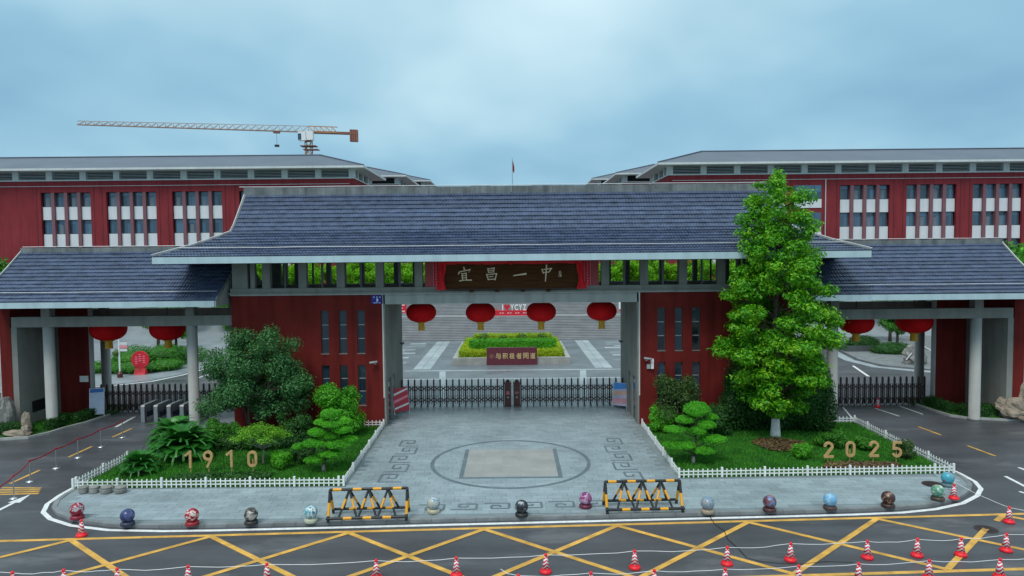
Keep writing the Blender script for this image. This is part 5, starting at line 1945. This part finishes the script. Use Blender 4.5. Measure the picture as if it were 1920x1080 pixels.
# ---- osmanthus with several stems
OT = (-13.55, 35.6, .12)
ot = thing('osmanthus_tree', 'round grey-green osmanthus tree with several stems before the red wall', 'tree', OT)
rng = random.Random(4)
bl = []
while len(bl) < 72:
    d = Vector((rng.uniform(-1, 1), rng.uniform(-1, 1), rng.uniform(-1, 1)))
    if not .3 < d.length < .93:
        continue
    c = (d.x * 2.95, d.y * 1.8, 3.3 + d.z * 2.35)
    rc = rng.uniform(.42, .72)
    bl.append((c, (rc, rc, rc * .8)))
bl += [((.9, 0, 5.5), (.5, .5, .45)), ((-2.3, -.2, 1.7), (.75, .7, .6)), ((2.2, -.1, 1.8), (.8, .7, .6)), ((2.5, -.1, 2.9), (.6, .6, .55))]
mbw = MB()
for k in range(7):
    a = k * .9
    limb(mbw, (.22 * math.cos(a), .22 * math.sin(a), 0), (.9 * math.cos(a), .6 * math.sin(a), 2.2), .07, .05, .1)
    for j in range(3):
        b = rng.choice(bl)[0]
        limb(mbw, (.9 * math.cos(a), .6 * math.sin(a), 2.1), b, .04, .012, .2)
mbw.build('stems', M['bark'], ot, True)
P, N = blob_points(bl, 34000, .6, .3, .2)
obj('crown', leaf_mesh('crown', P, N, .15, M['leaf_osm'], .45, .7), ot)


def shrub(name, label, cat, loc, blobs, n, m, size=.12, aspect=.5, stem=True, inner=.4, core=None, group=None):
    t = thing(name, label, cat, loc, 0, group)
    P, N = blob_points(blobs, n, inner, .35, .14)
    P[:, 2] = np.maximum(P[:, 2], .02)
    obj('foliage', leaf_mesh('foliage', P, N, size, m, aspect, .6), t)
    mb = MB()
    if stem:
        for c, r in blobs:
            limb(mb, (random.uniform(-.05, .05), random.uniform(-.05, .05), 0), c, .035, .012, .06)
        mb.build('stem', M['bark'], t, True)
    if core:
        mb = MB()
        for c, r in blobs:
            mb.ell(c, (r[0] * core, r[1] * core, r[2] * core), 12, 8, .2)
        mb.build('inner_growth', m, t)
    return t


def dome(rx, rz, k=9, seed=1):
    r = random.Random(seed)
    bl = [((0, 0, rz * .45), (rx * .6, rx * .6, rz * .4))]
    for i in range(2 * k):
        a = 2.4 * i + r.uniform(-.3, .3)
        h = r.uniform(.22, .86)
        q = r.uniform(.4, .72) * (1 - .55 * max(0, h - .4))
        rr = rx * r.uniform(.2, .36)
        bl.append(((rx * q * math.cos(a), rx * q * math.sin(a), rz * h), (rr, rr, min(rr, rz * .25))))
    return bl


shrub('leafy_shrub', 'bright green bushy shrub against the red wall beneath the tower windows', 'shrub', (-9.25, 35.6, .12), dome(1.5, 2.75, 12, 3), 15000, M['leaf_bright'], .13, core=.55)
shrub('leafy_shrub', 'dull olive shrub against the red wall below the white wall box', 'shrub', (8.75, 36.3, .12), dome(1.55, 2.95, 11, 5), 9000, M['leaf_olive'], .13, inner=.6)
shrub('leafy_shrub', 'low bright shrub at the fence corner by the passage entrance', 'shrub', (7.95, 35.9, .12), dome(.9, 1.3, 8, 6), 6000, M['leaf_bright'], .12, core=.6)
shrub('leafy_shrub', 'low dark shrub between the cloud-pruned tree and the big hedge', 'shrub', (10.4, 35.2, .12), dome(1.2, 1.5, 8, 8), 6500, M['leaf_dark'], .12, core=.6)
shrub('leafy_shrub', 'dark low shrub between the osmanthus and the bright shrub', 'shrub', (-11.2, 34.4, .12), dome(1.3, 1.5, 9, 9), 6500, M['leaf_dark'], .12, core=.5)
shrub('ground_cover', 'dark leafy ground cover under the osmanthus tree', 'shrub', (-12.6, 33.6, .12), [((-1.2, 0, .3), (1.3, .9, .45)), ((.4, -.2, .3), (1.2, .8, .4)), ((1.6, .3, .3), (.9, .8, .4))], 6000, M['leaf_dark'], .12, stem=False, core=.7)
shrub('round_shrub', 'mid green rounded shrub between the cycads and the maple', 'shrub', (-14.6, 34.0, .12), dome(1.05, 1.25, 8, 11), 6500, M['leaf_mid'], .11, core=.65)
shrub('round_shrub', 'small mid green rounded shrub just behind the maple foot', 'shrub', (-12.9, 33.2, .12), dome(.75, .85, 8, 12), 4500, M['leaf_mid'], .10, core=.65)
shrub('round_shrub', 'small bright rounded shrub beside the cloud-pruned tree in the cycad bed', 'shrub', (-10.35, 30.0, .12), dome(.55, .85, 8, 13), 4500, M['leaf_bright'], .085, core=.65)
shrub('round_shrub', 'small bright rounded shrub next to the first gold 2', 'shrub', (13.15, 30.75, .12), dome(.55, .75, 8, 14), 4500, M['leaf_bright'], .085, core=.65)
shrub('round_shrub', 'low green shrub directly behind the gold numerals', 'shrub', (15.5, 32.6, .12), dome(.95, .75, 9, 15), 5500, M['leaf_mid'], .10, core=.65)
shrub('round_shrub', 'low green shrub behind the gold 5 and its neighbour', 'shrub', (16.75, 32.1, .12), dome(.65, .65, 8, 16), 4000, M['leaf_mid'], .10, core=.65)
shrub('round_shrub', 'loose olive-green shrub beside the gold 5 at the fence', 'shrub', (17.75, 30.6, .12), dome(.55, .85, 8, 17), 3200, M['leaf_olive'], .09, inner=.55)
shrub('round_shrub', 'small shaded shrub at the cloud-pruned trunk in the cycad bed', 'shrub', (-9.6, 30.9, .12), dome(.7, .8, 8, 18), 4000, M['leaf_dark'], .09, core=.6)

# ---- small maple
mp = thing('small_maple', 'small maple with a flat spreading yellow-green crown and pale trunk', 'tree', (-11.40, 30.65, .12))
mbw = MB()
limb(mbw, (0, 0, 0), (.05, 0, .75), .05, .04, .03)
blm = []
for k in range(13):
    a = k * 2.4
    q = .95 * math.sqrt((k + .5) / 13)
    c = (q * math.cos(a) * 1.1, q * math.sin(a), 1.55 + .25 * (1 - q) + random.uniform(-.12, .12) - .25 * q)
    blm.append((c, (.42, .42, .16)))
    limb(mbw, (.05, 0, .7), c, .025, .008, .08)
mbw.build('trunk', M['bark_pale'], mp, True)
P, N = blob_points(blm, 5200, .8, .9, .25)
obj('crown', leaf_mesh('crown', P, N, .10, M['leaf_maple'], .55, .5), mp)

# ---- cloud-pruned trees


def cloud_tree(label, loc, pads, trunk, foot):
    t = thing('cloud_pruned_tree', label, 'tree', loc, 0, 'cloud-pruned garden trees')
    mb = MB()
    mb.tube([(p[0], p[1], p[2]) for p in trunk], [.075 - .05 * i / (len(trunk) - 1) for i in range(len(trunk))], 8)
    for c, r in pads:
        zc = max(.45, c[2] - .35)
        tx = np.interp(zc, [p[2] for p in trunk], [p[0] for p in trunk])
        limb(mb, (tx, 0, zc), (c[0], c[1], c[2] - .02), .03, .018, .05, 4)
    mb.build('trunk', M['bark'], t, True)
    MB().tube([(trunk[0][0], 0, -.02), (trunk[0][0] * .8 + trunk[1][0] * .2, 0, .34)], [.088, .08], 10).build('pale_foot', M['bark_pale'], t, True)
    for c, r in pads:
        n = int(6400 * r[0])
        d = RNG.normal(0, 1, (n, 3)); d /= np.linalg.norm(d, axis=1, keepdims=True)
        d[:, 2] = np.where(d[:, 2] < -.25, -d[:, 2], d[:, 2])
        bump = 1 + .11 * np.sin(d[:, :1] * 7 + c[0] * 5) * np.cos(d[:, 1:2] * 6 + c[2] * 9)
        P = np.array([0, 0, 0]) + d * np.array(r) * bump * RNG.uniform(.86, 1.07, (n, 1))
        Nn = d / np.array(r); Nn /= np.linalg.norm(Nn, axis=1, keepdims=True)
        pd = obj('foliage_pad', leaf_mesh('foliage_pad', P, Nn, .075, M['leaf_pine'], .32, 1.0), t, c)
        MB().ell((0, 0, 0), (r[0] * .84, r[1] * .84, r[2] * .8), 16, 10, .12).build('pad_core', M['leaf_pine'], pd)
    return t


cloud_tree('cloud-pruned garden tree in the cycad bed with many stacked green pads', (-8.35, 29.55, .12),
           [((.35, 0, 2.55), (.40, .36, .22)), ((-.05, .15, 2.15), (.36, .34, .15)), ((.45, -.1, 2.12), (.46, .4, .17)), ((.9, .1, 2.2), (.32, .3, .16)), ((.85, 0, 1.85), (.40, .34, .22)),
            ((-.2, .05, 1.72), (.42, .36, .22)), ((.35, .1, 1.55), (.34, .3, .14)), ((-.35, -.1, 1.28), (.52, .4, .18)), ((-1.0, 0, 1.12), (.34, .32, .14)), ((.65, -.05, 1.22), (.56, .44, .2)), ((1.15, .15, 1.38), (.34, .3, .16)),
            ((.4, -.15, .82), (.5, .4, .16)), ((-.35, -.1, .56), (.42, .36, .17))],
           [(0, 0, 0), (.05, 0, .5), (.15, 0, 1.0), (.1, 0, 1.6), (.3, 0, 2.4)], .3)
cloud_tree('cloud-pruned garden tree in the broadleaf-tree bed with rounded pads', (8.05, 30.2, .12),
           [((.15, 0, 2.42), (.56, .48, .36)), ((-.35, .1, 1.95), (.40, .36, .2)), ((.55, 0, 1.75), (.42, .38, .22)), ((-.75, 0, 1.55), (.5, .42, .16)), ((.15, -.1, 1.5), (.36, .34, .2)),
            ((.85, 0, 1.1), (.58, .46, .18)), ((-.55, -.1, .86), (.62, .48, .19)), ((.45, -.15, .62), (.5, .42, .2)), ((.9, .2, 2.05), (.25, .25, .14)), ((-.95, .1, .82), (.4, .36, .15))],
           [(0, 0, 0), (.05, 0, .5), (.12, 0, 1.1), (.05, 0, 1.6), (.15, 0, 2.3)], .3)

# ---- cycads: each frond its own leaf


def frond_mesh(L_, nl, wl, name):
    mb = MB()
    pts = []
    for k in range(15):
        f = k / 14
        pts.append(Vector((L_ * f * (1 - .12 * f * f), 0, L_ * (.62 * f - .62 * f ** 2.2))))
    mb.tube(pts, [.014 * (1 - .8 * k / 14) + .002 for k in range(15)], 4)
    for k in range(nl):
        f = .12 + .88 * k / nl
        i = min(13, int(f * 14)); q = f * 14 - i
        p = pts[i].lerp(pts[i + 1], q)
        d = (pts[i + 1] - pts[i]).normalized()
        l = wl * (math.sin(min(1, f * 1.25 + .12) * PI) ** .6 + .12)
        for s in (-1, 1):
            tip = p + Vector((0, s, 0)) * l * .92 + d * l * .42 + Vector((0, 0, .12 * l))
            w = d * .026
            mb.add([p - w, p + w, tip], [(0, 1, 2)])
    return mb.mesh(name, M['leaf_cycad'])


fr_me = frond_mesh(1.0, 34, .30, 'frond')
for (loc, sz, nf, lb) in (((-16.4, 29.55, .12), 1.1, 40, 'smallest dark green cycad near the fence corner'), ((-15.5, 31.7, .12), 1.75, 60, 'largest dark green cycad directly behind the first gold 1'),
                          ((-16.9, 33.6, .12), 1.65, 56, 'tall dark green cycad at the back of the bed by the drive')):
    t = thing('cycad', lb, 'cycad', loc, 0, 'cycads in the flower bed')
    hs_ = .35 * sz
    MB().lathe([(.15 * sz, 0), (.17 * sz, hs_ * .5), (.13 * sz, hs_), (.04, hs_ + .1)], 14).build('trunk', M['bark'], t)
    for k in range(nf):
        f = k / nf
        a = k * 2.39996
        el = math.radians(-12 + 78 * f) + random.uniform(-.1, .1)
        s = sz * random.uniform(.9, 1.1) * (1 - .12 * f)
        o = obj('frond', fr_me, t, (.04 * math.cos(a), .04 * math.sin(a), hs_))
        o.rotation_euler = (0, -el + .32, a)
        o.scale = (s, s, s)

# ---- mulch patches
for (label, poly) in (('brown leaf litter patch at the foot of the tall broadleaf tree', [(11.7, 33.3), (12.2, 31.9), (13.1, 31.7), (14.2, 32.3), (14.3, 33.4), (13.4, 34.1), (12.3, 34.0)]),
                      ('brown bark mulch strip beneath the gold figures of 2025', [(13.4, 29.25), (15.2, 29.1), (17.0, 29.35), (16.9, 29.85), (15.5, 30.0), (14.0, 30.0)]),
                      ('sparse low ground cover strip beneath the gold figures of 1910', [(-14.7, 28.5), (-12, 28.3), (-10.4, 28.6), (-10.4, 29.3), (-12, 29.4), (-14.4, 29.2)])):
    n = 2600
    Pp = np.array(poly)
    X_, Y_ = RNG.uniform(Pp[:, 0].min(), Pp[:, 0].max(), n), RNG.uniform(Pp[:, 1].min(), Pp[:, 1].max(), n)
    ok = poly_contains(poly, X_, Y_)
    P = np.stack([X_[ok], Y_[ok], .205 + RNG.uniform(0, .02, ok.sum())], 1)
    N = np.tile([0, 0, 1.], (len(P), 1))
    low = 'sparse' in label
    o = obj('leaf_litter' if not low else 'ground_cover', leaf_mesh('litter', P, N, .13, M['leaf_dark'] if low else leaf_mat('litter', (.06, .035, .018), (.12, .075, .035), (.22, .17, .06), 0), .6, .35))
    stuff(tag(o, label, 'mulch' if not low else 'ground cover'))
    if not low:
        c = np.mean(poly, axis=0)
        MB().sheet([tuple(c + (np.array(p) - c) * .96) for p in poly], .19).build('mulch_bed', M['mulch'], o)

# ---- clipped hedges on the lawn corners


def hedge_thing(label, loc, boxes, m, n=3000, size=.09):
    t = thing('low_hedge', label, 'hedge', loc)
    for b in boxes:
        hedge_part(*b, n, m, size, t, loc)
    return t


hedge_thing('low clipped hedge along the kerb on both sides of the outer column, turnstile drive', (-26.5, 37.4, 0), [(-27.9, -26.4, 36.5, 37.2, .08, .6), (-26.0, -25.6, 37.5, 39.0, .08, .6), (-25.6, -25.1, 39.0, 41.0, .08, .55)], M['leaf_dark'])
hedge_thing('low clipped hedge along the kerb before the outer column, drive without turnstiles', (26.5, 38.6, 0), [(25.3, 25.8, 39.4, 41.6, .08, .62), (25.8, 27.6, 38.5, 39.3, .08, .66)], M['leaf_dark'])

# ---- scenic rocks


def rock(label, loc, lumps, m):
    t = thing('landscape_rock', label, 'rock', loc)
    for c, r in lumps:
        mb = MB()
        n, k = 20, 14
        V, Fc = [], []
        for i in range(k + 1):
            th = PI * i / k
            for j in range(n):
                a = 2 * PI * j / n
                p = Vector((math.sin(th) * math.cos(a), math.sin(th) * math.sin(a), math.cos(th)))
                q = 1 + .34 * noise.noise(p * 1.6 + Vector(c) * 2) + .2 * abs(noise.noise(p * 4 + Vector(c)))
                q = round(q * 7) / 7 * .5 + q * .5
                V.append((c[0] + r[0] * p.x * q, c[1] + r[1] * p.y * q, max(0, c[2] + r[2] * p.z * q)))
        for i in range(k):
            for j in range(n):
                Fc.append((i * n + j, (i + 1) * n + j, (i + 1) * n + (j + 1) % n, i * n + (j + 1) % n))
        mb.add(V, Fc)
        mb.build('boulder', m, t)
    return t


rock('weathered grey and beige scenic rock beside the outer red pier, turnstile drive', (-28.0, 36.7, .08), [((-.5, .5, 1.0), (.55, .5, 1.05)), ((.05, .6, .9), (.4, .4, .95))], M['rock_grey'])
rock('small beige boulders on the kerb in front of the low hedge', (-26.8, 36.5, .08), [((.35, .2, .55), (.22, .22, .62)), ((.15, -.15, .12), (.7, .28, .2)), ((.5, -.1, .25), (.2, .2, .3))], M['rock'])
rock('pile of beige scenic rocks beside the outer column and red pier', (28.3, 37.9, .08), [((-.1, .1, .55), (.7, .55, .6)), ((.7, .3, 1.3), (.6, .5, 1.1)), ((-.55, .35, .75), (.4, .35, .4)), ((-.2, .5, 1.15), (.32, .3, .3)), ((.5, -.2, .3), (.8, .5, .4))], M['rock'])

# ---- yards behind the side gates


def poly_struct(name, poly, z0, z1, m):
    return struct(MB().prism(poly, z0, z1).build(name, M[m]))


poly_struct('walkway', [(-44, 47), (-33.5, 50.2), (-30, 51.4), (-28.2, 52.9), (-27.2, 55.5), (-26.6, 59), (-26.4, 76.4), (-60, 76.4), (-60, 47)], -.02, .10, 'plaza_md')
mb = MB().ribbon([(-44, 46.9), (-33.5, 50.1), (-30, 51.3), (-28.1, 52.8), (-27.1, 55.5), (-26.5, 59), (-26.3, 70)], .25, .012)
struct(mb.build('white_edge_line', M['road_white']))
struct(MB().ribbon([(-25.3, 53.5), (-24.6, 58)], .18, .01).build('white_lane_dash', M['road_white']))
poly_struct('walkway', [(60, 52), (38, 53), (33.5, 54.6), (31, 56.8), (30.6, 60), (31.8, 66), (32.5, 76.4), (60, 76.4)], -.02, .10, 'kerb')
struct(MB().ribbon([(45, 51.6), (36, 52.6), (32.4, 54.2), (30.2, 56.4), (29.8, 60), (31, 66)], .9, .012).build('gutter_strip', M['plaza_lt']))
struct(MB().ribbon([(27.3, 52), (28.6, 57)], .2, .012).build('white_lane_dash', M['road_white']))

isl = thing('shrub_island', 'planted island of dark clipped shrubs round the red disc sign', 'shrubbery', (-31.8, 59, .1))
P, N = blob_points([((-2.6, -2.0, .4), (2.0, 1.2, .55)), ((0, -2.6, .4), (2.4, 1.0, .5)), ((2.2, -1.0, .4), (1.4, 1.6, .5)), ((-1.6, .6, .7), (1.9, 1.6, .9)), ((.9, 1.6, .9), (1.8, 1.6, 1.0)), ((-2.9, 3.2, .7), (1.6, 1.6, .9)), ((2.0, 3.5, .6), (1.6, 2.0, .8))], 15000, .3, .3)
obj('foliage', leaf_mesh('foliage', P, N, .17, M['leaf_mid'], .5), isl)
mb = MB()
for c, r in (((-2.6, -2.0, .4), (1.8, 1.0, .4)), ((0, -2.6, .4), (2.2, .8, .4)), ((-1.6, .6, .7), (1.7, 1.4, .7)), ((.9, 1.6, .9), (1.6, 1.4, .8)), ((2.2, -1, .4), (1.2, 1.4, .4))):
    mb.ell(c, r, 12, 8, .2)
mb.build('inner_growth', M['leaf_mid'], isl)
ds = thing('disc_sign', 'round red sign with rows of pink lettering among the shrubs', 'sign', (-30.5, 55.6, .1))
MB().lathe([(.72, -.06), (.72, .06)], 40).build('disc', M['sign_red'], ds, loc=(0, 0, 1.2)).rotation_euler = (PI / 2, 0, 0)
for cxi, z0 in ((-.3, 1.4), (.0, 1.6), (.32, 1.47)):
    for k in range(4):
        MB().box(cxi - .1, cxi + .1, -.075, -.062, z0 - k * .17, z0 - k * .17 + .06).build('lettering', M['pink'], ds)
MB().xprism([(-.3, 0), (.3, 0), (.2, .12), (.05, .5), (-.05, .5), (-.2, .12)], -.45, .45).build('stand', M['sign_red'], ds)
sp = thing('fingerpost', 'white signpost with small direction boards and paired lamps in the yard', 'signpost', (-31.4, 54.2, .1))
MB().tube([(0, 0, 0), (0, 0, 3.2)], .06, 10).build('pole', M['white'], sp)
MB().lathe([(.2, 0), (.22, .3), (.1, .5)], 12).build('plinth', M['gate_box'], sp)
for k in range(3):
    MB().box(.06, .65, -.03, .03, 2.1 + k * .26, 2.29 + k * .26).build('direction_board', M['far_panel'] if k != 1 else M['pink'], sp)
for s in (-1, 1):
    MB().ell((s * .14, 0, 3.28), (.09, .09, .09), 10, 8).build('lamp_globe', M['white'], sp, True)
MB().ell((-.25, 0, 1.95), (.28, .2, .26), 10, 8, .4).build('hanging_basket', M['leaf_olive'], sp)

# background trees (shared crowns)


def bg_tree_mesh(seed, m, n=5200, sz=.30):
    r = random.Random(seed)
    bl = []
    for k in range(22):
        while True:
            d = Vector((r.uniform(-1, 1), r.uniform(-1, 1), r.uniform(-1, 1)))
            if .3 < d.length < .95:
                break
        rc = r.uniform(.55, .95)
        bl.append(((d.x * 2.0, d.y * 2.0, 4.3 + d.z * 1.9), (rc, rc, rc * .75)))
    P, N = blob_points(bl, n, .6, .3, .2)
    me = leaf_mesh('crown', P, N, sz, m, .5, .7)
    mb = MB()
    mb.tube([(0, 0, 0), (.05, .05, 1.5), (0, 0, 3.6)], [.2, .16, .1], 9)
    for c, _ in bl[::2]:
        limb(mb, (0, 0, 2.4), c, .07, .02, .2)
    return me, mb.mesh('trunk', M['bark'], True)


BG = [bg_tree_mesh(1, M['leaf_mid']), bg_tree_mesh(2, M['leaf_back']), bg_tree_mesh(3, M['leaf_dark']), bg_tree_mesh(4, M['leaf_bright'])]


def bg_tree(label, x, y, z, sc, kind, group=None, name='yard_tree', cat='tree'):
    t = thing(name, label, cat, (x, y, z), random.uniform(0, 6), group)
    t.scale = (sc, sc, sc)
    obj('crown', BG[kind][0], t); obj('trunk', BG[kind][1], t)
    return t


for i, (x, y, s, k, lb) in enumerate(((-31.2, 63.0, .82, 3, 'leafy yard tree growing out of the shrub island behind the red disc'), (-27.6, 68.5, .85, 0, 'dark yard tree by the drive beyond the shrub island'),
                                      (-36.5, 70, .95, 0, 'yard tree behind the fingerpost'), (-42, 55, 1.5, 3, 'bright tree outside the turnstile pavilion wall'), (-48, 62, 1.6, 0, 'tree outside the turnstile pavilion, behind its brighter neighbour'),
                                      (36.8, 65, .76, 0, 'yard tree with a bare trunk rising from a low round hedge'), (32.5, 72, .85, 2, 'dark yard tree behind the planter box'), (40, 72, .9, 0, 'yard tree deep behind the round hedge'),
                                      (46, 57, 1.65, 3, 'tall bright tree outside the far pavilion gable'), (50.5, 66, 1.8, 0, 'tall tree beyond the bright one outside the far pavilion'))):
    bg_tree(lb, x, y, .08, s, k)
# bright trees of the upper terrace seen through the clerestory
for i in range(34):
    x = -42 + i * 2.55 + random.uniform(-.4, .4)
    if abs(x - .2) < .9:
        continue
    bg_tree('bright green terrace tree seen through the clerestory openings', x, TERR_Y + 2.6 + 1.7 * (i % 2) + random.uniform(-.4, .6), TERR_Z - 1.5, 1.06 + random.uniform(-.06, .1), 1, 'terrace trees behind the gate', 'terrace_tree')
for s in (-1, 1):
    for i in range(6):
        bg_tree('tree on the paved bank beside the grand stairs', s * (27.5 + i * 5.2 + random.uniform(-1, 1)), 79 + random.uniform(0, 4), .3, .82 + random.uniform(-.1, .15), random.choice((0, 3, 2)), 'trees on the stair banks', 'bank_tree')

t = thing('round_hedge', 'low dark oval hedge round the bare yard tree trunk', 'hedge', (35.6, 63.6, .1))
P, N = blob_points([((0, 0, .3), (1.9, 1.3, .7))], 3500, .12, .4)
P[:, 2] = np.maximum(P[:, 2], 0)
obj('foliage', leaf_mesh('foliage', P, N, .15, M['leaf_dark']), t)
MB().ell((0, 0, .3), (1.75, 1.15, .58), 16, 8).build('inner_growth', M['leaf_dark'], t)
t = thing('planter_box', 'dark low planter box holding a rounded shrub in the yard', 'planter', (33.7, 65.4, .1))
for a in ((-1.9, 1.9, -.75, -.6), (-1.9, 1.9, .6, .75), (-1.9, -1.75, -.6, .6), (1.75, 1.9, -.6, .6)):
    MB().box(*a, 0, .55).build('board', M['frame'], t)
P, N = blob_points([((0, 0, .7), (1.6, .6, .75))], 3000, .15, .4)
obj('shrub', leaf_mesh('shrub', P, N, .15, M['leaf_dark']), t)
MB().ell((0, 0, .7), (1.5, .55, .65), 16, 8).build('inner_growth', M['leaf_dark'], t)
t = thing('covered_load', 'heap under a grey tarpaulin with a white board lying on it', 'covered heap', (33.9, 57.2, .1))
MB().ell((0, 0, .5), (.95, .6, 1.0), 14, 10, .5).build('tarpaulin', M['rock_grey'], t)
MB().bar((.1, -.4, 1.7), (1.0, -.3, 1.2), .5, .08).build('white_board', M['white'], t)
MB().bar((-.9, -.3, .4), (-.55, -.5, 1.0), .25, .06).build('white_board', M['white'], t)
